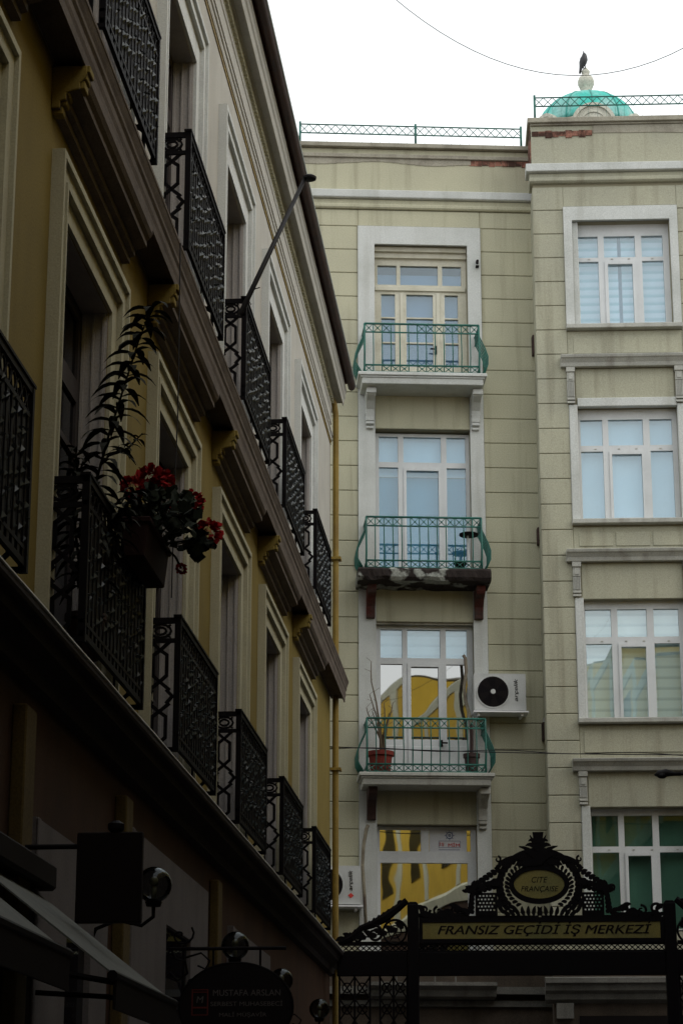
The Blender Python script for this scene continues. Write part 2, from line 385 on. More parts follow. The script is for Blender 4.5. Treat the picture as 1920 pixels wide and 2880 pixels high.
# --- window 4
p4 = [(-2.68, -1.96, 6.96, 7.34), (-1.82, -1.09, 6.96, 7.34), (-2.67, -1.15, 4.95, 6.76)]
w4 = window(far, (-2.735, -1.0, 4.9, 7.39), p4, .18, M_upvc, G_mir2)
po = MB().box(-1.81, -1.16, .205, .212, 6.945, 7.35).build("poster", M_paper, w4)
wh = MB()
cx, cz = -1.46, 7.245
wh.tube([(cx + .055 * math.cos(t * .35), .20, cz + .055 * math.sin(t * .35)) for t in range(18)], .007, 5, True)
for k in range(8):
    a = k * math.pi / 4
    wh.tube([(cx + .05 * math.cos(a), .20, cz + .05 * math.sin(a)), (cx + .088 * math.cos(a), .20, cz + .088 * math.sin(a))], .005, 4)
wh.box(cx - .02, cx + .02, .198, .203, cz - .022, cz - .012).box(cx - .026, cx + .026, .198, .203, cz - .004, cz + .006).box(cx - .02, cx + .02, .198, .203, cz + .014, cz + .024)
wh.box(-1.65, -1.27, .2, .204, 7.145, 7.15).box(-1.65, -1.27, .2, .204, 7.03, 7.035).box(-1.65, -1.645, .2, .204, 7.03, 7.15).box(-1.275, -1.27, .2, .204, 7.03, 7.15).box(-1.65, -1.28, .2, .204, 6.99, 6.998)
# the wheel emblem belongs to the poster; printed on the same sheet
for i in range(len(wh.v)): pass
eo = wh.build("window", M_blue, far); eo.name = "poster_print"
text("İŞ", .085, .07, far, M_redp, at(-1.60, .2, 7.09), name="poster_lettering", offset=0)
text("MİM", .20, .075, far, M_redp, at(-1.385, .2, 7.085), name="poster_lettering", offset=0)

# --- balconies
def iron_balcony(z, u0, u1, yf=-.66, H=.95):
    """green railing: straight front, sides bellied outwards; built around z"""
    b = MB(); n = 13; W = u1 - u0; t = .011
    bars = [u0 + W * i / n for i in range(n + 1)]
    def rail(zz, r): b.tube([(u0, .0, zz), (u0, yf, zz), (u1, yf, zz), (u1, .0, zz)], r, 6)
    rail(z + H, .02); rail(z + H - .165, .015); rail(z + .15, .017); rail(z + .02, .014)
    for i, u in enumerate(bars):
        b.tube([(u, yf, z + H), (u, yf, z + .8), (u, yf - .05, z + .45), (u, yf - .05, z + .3), (u, yf, z + .15), (u, yf, z + .02)], t if 0 < i < n else .02, 5)
        if i < n:
            v = bars[i + 1]
            for za, zb in ((z + H - .165, z + H), (z + .02, z + .15)):
                if random.random() < .1: continue
                b.tube([(u, yf, za), (v, yf, zb)], .008, 4); b.tube([(u, yf + .008, zb), (v, yf + .008, za)], .008, 4)
                b.ball(((u + v) / 2, yf - .005, (za + zb) / 2), .02, 6)
    for uu, d in ((u0, -1), (u1, 1)):
        for k in range(7):
            y = yf + .02 + (-.04 - yf) * k / 6
            b.tube([(uu, y, z + H - .165), (uu + d * .02, y, z + .72), (uu + d * .12, y, z + .5), (uu + d * .165, y, z + .36), (uu + d * .16, y, z + .2), (uu + d * .06, y, z + .03)], .012, 5)
            if k < 6:
                y2 = y + (-.04 - yf) / 6
                b.tube([(uu, y, z + H - .165), (uu, y2, z + H)], .008, 4); b.tube([(uu, y, z + H), (uu, y2, z + H - .165)], .008, 4)
    return b
def slab(z, kind):
    b = MB()
    b.prism([(-.74, z - .065), (-.74, z), (0, z), (0, z - .065)], -3.09, -.755, 'yz')
    b.prism([(-.71, z - .10), (-.71, z - .066), (0, z - .066), (0, z - .10)], -3.05, -.79, 'yz')
    b.prism([(-.67, z - .21), (-.69, z - .101), (0, z - .101), (0, z - .21)], -3.02, -.82, 'yz')
    return b
def bracket(u, z, m, parent, steps=True):
    b = MB()
    prof = [(0, z), (-.50, z), (-.50, z - .10), (-.47, z - .14), (-.30, z - .20), (-.17, z - .32), (-.13, z - .45), (-.12, z - .52), (0, z - .52)]
    b.prism(prof, u - .078, u + .078, 'yz')
    if steps:
        b.box(u - .09, u + .09, -.53, -.02, z - .12, z - .03).box(u - .085, u + .085, -.15, -.02, z - .40, z - .36).box(u - .075, u + .075, -.12, -.02, z - .58, z - .53)
        b.box(u - .065, u + .065, -.10, -.02, z - .66, z - .62)
    return b.build("bracket", m, parent, bevel=.008)
for i, (z, u0, u1) in enumerate(((15.49, -2.97, -.885), (11.82, -2.95, -.905), (8.19, -2.95, -.90))):
    if i == 1:
        b = MB(); rr = random.Random(5); nx, ny = 40, 6           # crumbling slab
        def top(u, v): return z + .03 * noise.noise((u * 5, v * 9, 1))
        gx = [-3.10 + 2.35 * a / nx for a in range(nx + 1)]
        ring = []
        for u in gx:
            k = noise.noise((u * 4, 0, 5)); k2 = noise.noise((u * 11, 7, 2)); k3 = noise.noise((u * 3, 9, 9))
            ring.append([(u, .02, z - .01), (u, -.70 + .02 * k, z + .01 + .012 * k2), (u, -.75 + .025 * k, z - .035 + .012 * k2), (u, -.745 + .03 * k2, z - .16 + .015 * k), (u, -.70 + .05 * k3, z - .215 + .03 * k),
                         (u, -.5, z - .225 + .025 * k3), (u, -.3, z - .21 + .03 * k2), (u, .02, z - .225 + .02 * k)])
        m_ = len(ring[0]); vs = [p for r_ in ring for p in r_]; fs = [[a * m_ + c, a * m_ + (c + 1) % m_, (a + 1) * m_ + (c + 1) % m_, (a + 1) * m_ + c] for a in range(nx) for c in range(m_)]
        fs += [list(range(m_)), list(range(nx * m_, nx * m_ + m_))]
        b.add(vs, fs); bo = b.build("balcony", M_burnt, far); bo["label"] = "crumbling blackened balcony slab"
        for u in (-2.84, -.91): bracket(u, z - .24, M_redbr, bo, False)
    else:
        bo = slab(z, i).build("balcony", M_trim if i == 0 else M_ledge, far, bevel=.01)
        for j, u in enumerate((-2.84, -.905)): bracket(u, z - .21, M_gut if (i == 2 and j == 0) else M_trim if i == 0 else M_ledge, bo, not (i == 2 and j == 0))
    iron_balcony(z + .0, u0, u1).build("railing", M_green, bo, smooth=True)

# --- small fixtures of the facade
for z0, z1 in ((16.10, 16.48), (12.46, 12.77), (8.88, 9.2)):
    MB().box(.17, .34, -.16, .0, z0, z1).build("scupper_plate", M_gut, far, bevel=.01)
MB().box(.20, .31, -.14, .0, 9.21, 9.28).build("junction_box", M_upvc, far)
MB().box(-.85, -.79, -.12, -.035, 17.84, 17.86).tube([(-.82, -.04, 17.95), (-.82, -.12, 17.95), (-.83, -.15, 17.88)], .025, 8).build("wall_hook", M_letter, far)

# ------------------------------------------------ projecting bay on the right
W = W2
bay = MB()
o_ = coursed(.18, .74, 19.12); bay.add(o_.v, o_.f)
o_ = coursed(2.82, 9, 19.12); bay.add(o_.v, o_.f)
bay.box(.741, 2.819, 0.002, .05, 18.72, 19.12)
for z0, z1 in ((15.74, 16.26), (12.10, 12.56), (8.39, 9.0), (4.85, 5.5)): bay.box(.741, 2.819, .012, .05, z0, z1)
for z0, z1 in ((14.96, 15.54), (11.24, 11.90), (7.58, 8.22)): bay.box(.86, 2.64, .02, .06, z0, z1)
bay.build("bay_wall", M_bay_dim, far, bevel=.012, M=W)
MB().plate((.192, 9, 0, 20.3), [(.89, 2.67, 16.38, 18.43), (.89, 2.67, 12.70, 14.82), (.87, 2.67, 9.11, 11.24), (.87, 2.67, 5.5, 7.58)], .03, .45).box(.225, .4, .05, 1.6, 0, 19.1).build("bay_backing", M_farg, far, M=W)
# left return of the bay, coursed like the front
rt = MB(); zz = [19.12] + [z for z in courses if z < 19] + [4.85]
for a, c in zip(zz[:-1], zz[1:]): rt.box(.18, .22, .052, 1.5, c + .008, a)
rt.build("bay_side_wall", M_bay_dim, far, bevel=.01, M=W)
MB().box(.18, 9, .0, 1.6, 19.58, 20.36).build("bay_parapet", M_bay_dim, far, M=W)
MB().box(.12, 9, -.10, 1.6, 20.40, 20.50).box(.17, 9, -.05, 1.6, 20.365, 20.40).build("bay_parapet_cap", M_cap, far, bevel=.01, M=W)
cp = MB()
for i in range(50):
    u = 1.33 + i * .15
    cp.box(u, u + .15, -.012, .01, 20.36 - .16 - .06 * noise.noise((u * .9, 8, 0)), 20.359)
cp.build("cement_band", M_cap, far, M=W)
MB().box(.16, .179, .02, 1.4, 19.6, 20.3).build("bare_brick_return", M_brick, far, M=W)
br = MB(); rb = random.Random(4)
for i in range(9):
    u = .20 + i * .125
    br.box(u, u + .12, -.012 - rb.random() * .012, .01, 20.16 - rb.random() * .05, 20.24 + rb.random() * .03)
br.build("bare_brick_patch", M_brick, far, M=W)
tr = MB().prism([(-.12, 19.40), (-.12, 19.55), (-.04, 19.578), (.3, 19.578), (.3, 19.39), (-.08, 19.39)], .07, 9, 'yz')
tr.build("bay_moulding", M_trim, far, bevel=.008, M=W)
tr = MB().prism([(-.07, 19.22), (-.07, 19.28), (-.03, 19.30), (-.03, 19.385), (.3, 19.385), (.3, 19.13), (-.03, 19.19)], .13, 9, 'yz')
tr.build("bay_lower_moulding", M_bay_dim, far, bevel=.008, M=W)
MB().plate((.735, 2.82, 16.375, 18.70), [(.89, 2.675, 16.0, 18.43)], -.05, .06).box(.89, 1.0, .05, .12, 16.38, 18.43).build("white_surround", M_trim, far, bevel=.012, M=W)
for z0, zt in ((12.69, 14.84), (9.11, 11.26), (5.5, 7.60)):
    for bx_ in [(.735, .885, -.03, .10, z0, zt), (2.665, 2.81, -.03, .10, z0, zt)] + ([(.886, 2.664, -.03, .10, 14.80, 14.965)] if zt > 14 else []):
        MB().box(*bx_).build("white_surround", M_trim, far, bevel=.012, M=W)
for z in (16.375, 12.69, 9.12):
    MB().prism([(-.13, z - .10), (-.13, z - .015), (.1, z), (.1, z - .10)], .725, 2.825, 'yz').build("window_sill", M_ledge, far, bevel=.01, M=W)
for z, zb in ((15.74, 14.86), (12.10, 11.28), (8.39, 7.62)):
    MB().prism([(-.20, z - .05), (-.22, z), (0, z + .01), (0, z - .20), (-.10, z - .20), (-.12, z - .13), (-.17, z - .07)], .605, 6, 'yz').build("ledge", M_ledge, far, bevel=.008, M=W)
    for u in (.70, 2.64):
        b = MB().box(u, u + .155, -.10, .0, z - .29, z - .205).box(u + .012, u + .143, -.07, .0, z - .46, z - .291)
        b.box(u + .04, u + .115, -.085, -.07, z - .43, z - .32)
        for k in range(5): b.box(u + .016 + k * .026, u + .032 + k * .026, -.07, .0, zb + .12, z - .47)
        b.box(u + .01, u + .145, -.05, 0, zb + .10, z - .465).box(u + .008, u + .147, -.075, 0, zb + .06, zb + .095).box(u + .008, u + .147, -.07, 0, zb, zb + .035)
        b.build("console", M_ledge, far, M=W)
for z0, z1, cells in ((15.82, 16.16, [(.85, 2.74)]), (12.20, 12.45, [(.84, 1.44), (1.49, 2.09), (2.14, 2.74)]), (8.52, 8.90, [(.82, 2.74)])):
    for a, b_ in cells: MB().box(a, b_, -.006, .02, z0, z1).build("raised_panel", M_bay_dim, far, bevel=.008, M=W)
def bay_window(za, zb, zc, zd, top, bot, c1, c2, c3, cs, gm, blinds, fm=M_upvc, y=.20):
    ps = [(c1[0], c1[1], zc, zd), (c2[0], c2[1], zc, zd), (c3[0], c3[1], zc, zd), (c1[0], c1[1], za, zb), (c3[0], c3[1], za, zb)]
    fo = window(far, (.88, 2.68, bot, top), ps, y, fm, gm, blinds, ((c2[0], c2[1], bot + .005, zb), (cs[0], cs[1], za + .03, zb - .06)), M=W)
    b = MB()
    for u in (1.2, 1.62, 1.93, 2.36): b.box(u - .02, u + .02, y - .012, y, zb + .035, zb + .05)
    b.build("drain_cap", M_ledge, fo, M=W)
    return fo
wa = bay_window(16.40, 17.70, 17.78, 18.2, 18.43, 16.37, (.97, 1.37), (1.48, 2.05), (2.17, 2.56), (1.54, 1.99), G_sky, [(B_zebra, 16.35, 18.4, .9, 1.735, 0), (B_zebra, 16.35, 18.4, 1.80, 2.66, .012), (B_steel, 16.35, 18.42, 1.70, 1.84, .06)])
wb = bay_window(12.74, 14.02, 14.13, 14.62, 14.81, 12.70, (.94, 1.335), (1.44, 2.06), (2.18, 2.58), (1.49, 2.02), G_sky, [(B_plain, 12.7, 14.8, .9, 2.66, 0)])
wc = bay_window(9.14, 10.48, 10.60, 11.1, 11.24, 9.11, (.92, 1.37), (1.48, 1.99), (2.11, 2.55), (1.53, 1.96), G_mix, [(B_grey, 9.1, 11.2, .9, 2.66, 0)])
wd = bay_window(5.55, 6.84, 6.94, 7.47, 7.58, 5.5, (.92, 1.37), (1.47, 1.95), (2.06, 2.52), (1.52, 1.91), glass("pane_green", .045, (.8, .9, .85)), [(B_teal, 5.5, 7.5, .9, 2.66, 0)], y=.24)
# first-floor ledges glimpsed under the gate
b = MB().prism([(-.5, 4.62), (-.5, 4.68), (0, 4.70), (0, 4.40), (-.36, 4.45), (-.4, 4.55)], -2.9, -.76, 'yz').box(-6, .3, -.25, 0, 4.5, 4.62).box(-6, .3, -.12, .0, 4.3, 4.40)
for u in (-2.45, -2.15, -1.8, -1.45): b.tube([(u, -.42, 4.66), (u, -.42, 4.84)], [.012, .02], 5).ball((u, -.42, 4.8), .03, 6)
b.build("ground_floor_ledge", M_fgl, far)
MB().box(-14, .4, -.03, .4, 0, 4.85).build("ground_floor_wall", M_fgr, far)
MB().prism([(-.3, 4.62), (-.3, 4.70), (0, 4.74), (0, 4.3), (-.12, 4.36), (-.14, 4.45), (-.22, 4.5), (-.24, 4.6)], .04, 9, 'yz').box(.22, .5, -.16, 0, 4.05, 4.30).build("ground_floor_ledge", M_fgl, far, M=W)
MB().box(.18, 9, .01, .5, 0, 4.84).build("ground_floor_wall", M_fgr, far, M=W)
MB().box(.6, 2.9, -.02, .01, 2.2, 4.1).build("shop_opening", M_dark, far, M=W)
# roof railings
def roof_rail(u0, u1, z0, z1, zb, posts, y, M=None, step=.168):
    b = MB(); n = int((u1 - u0) / step)
    for zz in (z0, z1): b.tube([(u0, y, zz), (u1, y, zz)], .014, 5)
    for i in range(n):
        a, c = u0 + (u1 - u0) * i / n, u0 + (u1 - u0) * (i + 1) / n
        b.tube([(a, y, z1), (c, y, z0)], .008, 4); b.tube([(a, y + .01, z0), (c, y + .01, z1)], .008, 4)
        b.tube([(a, y, zb), (a, y, z1)], .003, 4); b.ball((a, y - .005, z1), .016, 6)
    for u in posts: b.tube([(u, y, zb), (u, y, z0 + .05)], .024, 6)
    return b.build("roof_railing", M_green, far, smooth=True, M=M)
roof_rail(-4.14, .1, 20.76, 20.58, 20.34, (-4.14, -1.94, .08), .05)
roof_rail(.28, 6, 21.08, 20.90, 20.50, (.28, 3.6), .25, M=W)

# ================================================================== things on the far facade
def ac_unit(loc, label, hose, diamond):
    o = empty("air_conditioner", loc, b1, label, "air conditioner", "outdoor air conditioner units")
    c = MB().plate((-.455, .455, 0, .65), [], -.35, 0)
    c.lathe([(.30, -.362), (.30, -.351)], (-.125, 0, .325), 32, 'y')
    c.build("casing", M_metal, o, bevel=.015)
    f = MB(); f.lathe([(.272, -.366), (.272, -.3625)], (-.125, 0, .325), 32, 'y')
    f.build("fan_opening", M_dark, o)
    g_ = MB()
    for k in range(1, 7): g_.tube([(-.125 + .04 * k * math.cos(t * .2618), -.372, .325 + .04 * k * math.sin(t * .2618)) for t in range(24)], .0022, 4, True)
    for k in range(5):
        a = k * 2 * math.pi / 5; g_.prism([(-.125 + r * math.cos(a + d), .325 + r * math.sin(a + d)) for r, d in ((.05, 0), (.25, .1), (.25, .75), (.05, .5))], -.3685, -.3668)
    g_.build("fan_guard", M_black, o)
    MB().lathe([(.042, -.385), (.045, -.366)], (-.125, 0, .325), 20, 'y').build("fan_hub", M_metal, o)
    MB().box(-.475, .49, -.42, 0, -.05, -.022).box(-.4, -.36, -.36, 0, -.10, -.051).box(.36, .4, -.36, 0, -.10, -.051).build("mounting_tray", M_tray, o)
    text("arçelik", .40 if not diamond else .34, .085, o, M_letter, Matrix.Translation((.285, -.353, .36 if not diamond else .40)) @ Matrix.Rotation(R(-90), 4, 'Y') @ FACE, shear=.25, offset=0)
    if diamond: MB().prism([(.285, .10), (.335, .145), (.285, .19), (.235, .145)], -.356, -.351).build("badge", M_redp, o)
    if hose: MB().tube([Vector(p) for p in hose], .03, 8).build("hose", M_hose, o, smooth=True)
    return o
def fpt(u, y, z): return tuple(root1 @ Vector((u, y, z)))
ac_unit(fpt(-.595, -.03, 9.36), "white air conditioner bolted beside the potted balcony, fan and black lettering in full view",
        [(-.60, -.05, 1.04), (-.57, -.07, .98), (-.56, -.06, .75), (-.60, -.08, .45), (-.58, -.1, .2), (-.50, -.12, -.1), (-.49, -.1, -.45)], False)
ac_unit(fpt(-3.50, -.03, 5.98), "air conditioner half hidden behind the yellow downpipe, with a red badge",
        [(.60, -.10, 1.38), (.57, -.12, 1.32), (.52, -.10, 1.05), (.50, -.10, .7), (.53, -.1, .2), (.56, -.1, -.4)], True)
# pots on the lowest balcony
def pot(loc, r, h, m, label, rim=True):
    o = empty("flower_pot", loc, 0, label, "flower pot", "pots on the lowest balcony")
    b = MB().lathe([(r * .72, 0), (r * .8, h * .1), (r * .95, h * .78), (r * .97, h * .8), (r * 1.12, h * .82), (r * 1.12, h), (r * .98, h), (r * .95, h * .9), (.01, h * .88)], n=28)
    b.build("pot", m, o, smooth=False)
    return o
o = pot(fpt(-2.70, -.42, 8.19), .21, .40, M_terra, "wide terracotta pot with a tall bare twig plant")
t = MB(); rt_ = random.Random(2)
for k in range(6):
    p = Vector((rt_.uniform(-.06, .06), rt_.uniform(-.05, .05), .34)); path = [p.copy()]; d = Vector((rt_.uniform(-.05, .10), 0, 1))
    H_ = (1.75, 1.0, .95, .9, .8, 1.1)[k]
    for s_ in range(9):
        p = p + d * H_ / 9; d = d + Vector((rt_.uniform(-.16, .16) - p.x * .25, rt_.uniform(-.08, .08), 0)); d.normalize(); path.append(p.copy())
    t.tube(path, [.022 * (1 - i / 11) + .003 for i in range(10)], 5)
    for q in path[4:]:
        t.tube([q, q + Vector((rt_.uniform(-.12, .12), 0, rt_.uniform(.02, .12)))], .004, 4)
t.build("twigs", M_twig, o)
o = pot(fpt(-1.12, -.42, 8.19), .13, .38, M_potd, "small dark pot with a stake, under the air conditioner")
MB().tube([(.0, 0, .3), (.01, 0, .9)], .035, 6).build("stake", M_potd, o)
# round table on the middle balcony
o = empty("bistro_table", fpt(-1.10, -.38, 11.82), 0, "small round dark table on a white leg, on the crumbling balcony", "table")
MB().lathe([(.16, .70), (.17, .71), (.17, .735), (.16, .74)], n=28).build("table_top", M_letter, o)
MB().tube([(0, 0, .02), (-.02, 0, .70)], .02, 8).lathe([(.13, 0), (.12, .02), (.02, .03)], n=20).build("leg", M_upvc, o)
o = empty("flower_vase", fpt(-1.25, -.30, 11.82), 0, "short dark vase beside the round table", "vase")
MB().lathe([(.05, 0), (.035, .06), (.04, .1), (.12, .2), (.11, .22), (.02, .2)], n=20).build("vase", M_letter, o)

# ================================================================== domed turret and crow behind the roof
dm = empty("domed_turret", (6.07, 50, 20.1), 0, "small ribbed copper dome with a stone finial behind the roof railing", "turret")
lob = lambda a: 1 + .03 * abs(math.sin(a * 6))
prof = [(1.265 * math.cos(t * R(90) / 16), 6.0 + 1.11 * math.sin(t * R(90) / 16)) for t in range(15)] + [(.20, 7.10), (.05, 7.11)]
MB().lathe(prof, n=96, lobes=lob).build("dome", M_copper, dm, smooth=True)
M_rib = mat("dark_patina", (.03, .26, .22), .6)
for k in range(12):
    a = k * math.pi / 6
    MB().tube([(p[0] * 1.005 * math.cos(a), p[0] * 1.005 * math.sin(a), p[1]) for p in prof[:-1]], .022, 5).build("dome_rib", M_rib, dm, smooth=True)
MB().lathe([(1.2, 0), (1.2, 5.9), (1.27, 5.94), (1.27, 5.99), (.1, 5.995)], n=48).build("drum", M_dstone, dm)
MB().lathe([(.22, 7.06), (.18, 7.18), (.12, 7.26), (.16, 7.34), (.20, 7.44), (.205, 7.52), (.17, 7.62), (.10, 7.68), (.075, 7.70), (.10, 7.75), (.105, 7.80), (.06, 7.86), (.03, 7.90), (.005, 7.93)], n=28).build("finial", M_dstone, dm, smooth=True)
for k in range(6):                                     # round-headed dormers round the foot of the dome
    ro = .53
    arc = [(ro * math.cos(R(t)), ro * math.sin(R(t))) for t in range(0, 181, 10)]
    b = MB().prism(arc + [(x * .84, y * .84) for x, y in arc[::-1]], -1.36, -.9).prism([(x * .84, y * .84) for x, y in arc], -1.31, -.9)
    b.prism([(x * .62, y * .62) for x, y in arc] + [(x * .54, y * .54) for x, y in arc[::-1]], -1.335, -1.305)
    b.v = [(x, y, z + 5.74) for x, y, z in b.v]
    b.build("dormer", M_dstone, dm, M=Matrix.Rotation(R(60 * k), 4, 'Z'))
bd = empty("crow", (6.03, 49.95, 28.0), 0, "dark crow with its beak pointing up, perched on the dome finial", "bird")
def skin(path, rads, n=10):
    return MB().tube(path, rads, n)
bm_ = skin([(-.11, .0, -.18), (-.09, 0, -.08), (-.07, 0, .0), (-.03, -.01, .10), (-.0, -.02, .20), (.015, -.02, .28), (.012, -.02, .335), (.0, -.02, .38), (-.005, -.02, .44)],
           [.025, .035, .05, .095, .10, .07, .052, .02, .004], 12)
bm_.tube([(-.03, -.02, .04), (-.01, -.03, -.08)], [.02, .01], 6).tube([(.02, -.02, .06), (.03, -.03, -.06)], [.02, .01], 6)
bm_.ball((-.055, .02, .09), .07, 10, (.7, .8, 1.9))
bm_.build("body", mat("crow_feathers", (.02, .02, .022), .5), bd, smooth=True)

# ================================================================== LEFT BUILDING  (x = out from the wall, y = along the alley)
aL = R(4.804); ca, sa = math.cos(aL), math.sin(aL)
OFF = 3.06
left = empty("passage_building", (-OFF * ca, OFF * sa, 0), -aL, "long plaster facade with black iron balconettes and brown cornices along the left", "building")
rootL = Matrix.Translation((-OFF * ca, OFF * sa, 0)) @ Matrix.Rotation(-aL, 4, 'Z')
def lpt(p, s, z): return tuple(rootL @ Vector((p, s, z)))
END = 34.25; BEG = -14
cen = [14.61 + 3.84 * k for k in range(-7, 5)]
lowh = [(c - .85, c + .85, 4.9, 7.82) for c in cen]; uph = [(c - .85, c + .85, 9.15, 11.95) for c in cen]
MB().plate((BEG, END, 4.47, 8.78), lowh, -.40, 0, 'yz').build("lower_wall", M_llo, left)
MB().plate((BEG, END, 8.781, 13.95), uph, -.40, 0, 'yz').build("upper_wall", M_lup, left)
MB().box(-6, 0, BEG, END, 0, 4.468).build("ground_floor_wall", M_lgrd, left)
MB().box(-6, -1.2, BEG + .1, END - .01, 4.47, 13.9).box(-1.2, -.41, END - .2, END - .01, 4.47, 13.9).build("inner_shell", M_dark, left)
MB().box(-6, -.401, END - .008, END, 4.47, 13.95).build("end_wall", M_llo, left)
# cornices
MB().prism([(0, 8.79), (.19, 8.79), (.205, 8.73), (.222, 8.73), (.225, 8.80), (.235, 8.84), (.235, 8.90), (.25, 8.925), (.25, 8.96), (.262, 8.99), (.275, 9.03), (.28, 9.035), (.28, 9.065), (.0, 9.10)], BEG, END + .2).build("cornice", M_lcorn, left)
MB().prism([(0, 4.46), (.07, 4.48), (.09, 4.55), (.20, 4.62), (.22, 4.69), (.262, 4.70), (.272, 4.72), (.272, 4.762), (0, 4.80)], BEG, END + .1).build("lower_ledge", M_dled, left)
MB().tube([(.268 + .004 * noise.noise((s * .6, 0, 0)), s, 4.765 + .012 * noise.noise((s * .7, 4, 0))) for s in [BEG + k * .4 for k in range(121)]], .013, 5).build("ledge_lip", M_ledge, left)
sc_ = MB().prism([(0, 13.0), (.022, 13.0), (.03, 13.03), (.03, 13.075), (.045, 13.08), (.045, 13.13), (.02, 13.15), (0, 13.15)], BEG, END)
sc_.prism([(0, 13.30), (.018, 13.30), (.018, 13.50), (.03, 13.51), (.03, 13.58), (0, 13.585)], BEG, END)
sc_.build("string_course", M_lup, left)
MB().box(.0, .012, BEG, END, 12.955, 12.998).build("ochre_line", M_pipe, left)
d = MB(); s = BEG
while s < END - .06:
    d.box(.0, .065, s, s + .055, 13.63, 13.735); s += .105
d.box(0, .03, BEG, END, 13.60, 13.63).build("dentils", M_larcy, left)
MB().prism([(0, 13.74), (.085, 13.74), (.09, 13.765), (.175, 13.765), (.175, 13.725), (.19, 13.725), (.20, 13.78), (.205, 13.82), (.222, 13.84), (.228, 13.92), (.24, 13.94), (.24, 13.995), (0, 14.02)], BEG, END + .28).build("eaves_moulding", M_lup, left)
hg = [(.262 + .062 * (1 - math.cos(R(t))), 14.06 - .075 * math.sin(R(t))) for t in range(0, 181, 20)]
MB().prism(hg + [(.376, 14.068), (.272, 14.068)], BEG, END + .3).build("gutter", M_gut, left)
MB().tube([(.390, BEG, 14.055), (.390, END + .3, 14.055)], .013, 6).build("gutter_rim", M_rim, left)
MB().prism([(.30, 14.075), (.30, 14.10), (-3, 15.3), (-6, 14.03), (0, 14.03)], BEG, END + .2).build("roof", M_roof, left)
MB().tube([(.02, END - .06, 13.74), (.07, END - .05, 13.62), (.09, END - .02, 13.45), (.09, END - .01, 12.9), (.09, END - .01, 4.8), (.09, END, 0)], .05, 10).box(.01, .18, END - .11, END + .08, 11.0, 11.04).box(.01, .18, END - .11, END + .08, 7.6, 7.64).build("downpipe", M_pipe, left, smooth=False)
# hoods over the lower windows (stepped, with a console at each end), architraves, windows
c0 = cen[5]
hp = [(0, 8.42), (.06, 8.42), (.06, 8.47), (.10, 8.48), (.10, 8.53), (.19, 8.555), (.19, 8.60), (.215, 8.625), (.235, 8.66), (.235, 8.725), (0, 8.728)]
hood = MB().prism(hp, c0 - 1.33, c0 + 1.33).build("window_hood", M_lcorn, left)
k_ = MB()
for s in (c0 - 1.335,):
    k_.box(0, .255, s, s + .135, 8.675, 8.7285).box(0, .235, s + .005, s + .13, 8.625, 8.668).box(0, .222, s + .008, s + .127, 8.56, 8.618)
    k_.box(0, .12, s + .02, s + .115, 8.50, 8.55).box(0, .10, s + .02, s + .115, 8.45, 8.495).box(0, .075, s + .025, s + .11, 8.39, 8.445)
    k_.prism(hp, c0 - 1.344, c0 - 1.3305)
    for t_ in range(3): k_.ball((.03 + .04 * t_, s + .02, 8.525), .018, 6)
k_.build("console", M_llo, hood, bevel=.006)
def arch(c, z0, zo, zt, half, m):
    o_, i_ = half + .40, half
    b = MB().plate((c - o_, c + o_, z0, zt), [(c - o_ + .22, c + o_ - .22, z0 - 1, zt - .18)], .001, .06, 'yz')
    b.plate((c - o_ + .221, c + o_ - .221, z0, zt - .181), [(c - i_, c + i_, z0 - 1, zo)], .001, .03, 'yz')
    b.plate((c - o_ - .005, c + o_ + .005, z0, zt + .005), [(c - o_ + .04, c + o_ - .04, z0 - 1, zt - .045)], .0, .09, 'yz')
    b.plate((c - o_ + .19, c + o_ - .19, z0, zt - .155), [(c - o_ + .225, c + o_ - .225, z0 - 1, zt - .19)], .0, .075, 'yz')
    return b.build("architrave", m, left, bevel=.006)
def french(c, z0, z1, half):
    x = -.20
    ps = []
    for a, b_ in ((c - half + .10, c - .06), (c + .06, c + half - .10)):
        ps += [(a, b_, z0 + .7, z0 + 1.75), (a, b_, z0 + 1.8, z1 - .75), (a, b_, z1 - .58, z1 - .1)]
    f = MB().plate((c - half, c + half, z0, z1), ps, x - .06, x, 'yz').build("window", M_wd, left)
    p = MB()
    for a, b_, e, h in ps: p.box(x - .03, x - .022, a, b_, e, h)
    p.build("pane", G_left, f)
    for yy, e in ((c - half, .012), (c + half, -.012)):     # panelled reveal
        sh = MB().box(-.195, -.004, min(yy, yy + e), max(yy, yy + e), z0, z1)
        for xa, xb in ((-.194, -.17), (-.115, -.10), (-.04, -.02)): sh.box(xa, xb, *sorted((yy + e, yy + e * 2.2)), z0, z1)
        sh.build("reveal_panel", M_rev, f)
    MB().box(-.195, -.004, c - half + .013, c + half - .013, z1 - .012, z1 - .0005).build("soffit_panel", M_rev, f)
    return f
M_rev = weather("grey_reveal", (.36, .335, .32), (.31, .29, .28), 2, .1, 80, .2)
M_wd = weather("dark_window_wood", (.05, .042, .042), (.04, .032, .03), 3, .1, 60, .1)
alo = arch(c0, 4.8, 7.82, 8.16, .85, M_larcy); aup = arch(c0, 9.1, 11.95, 12.38, .85, M_larch)
wlo = french(c0, 4.9, 7.82, .85); wup = french(c0, 9.15, 11.95, .85)

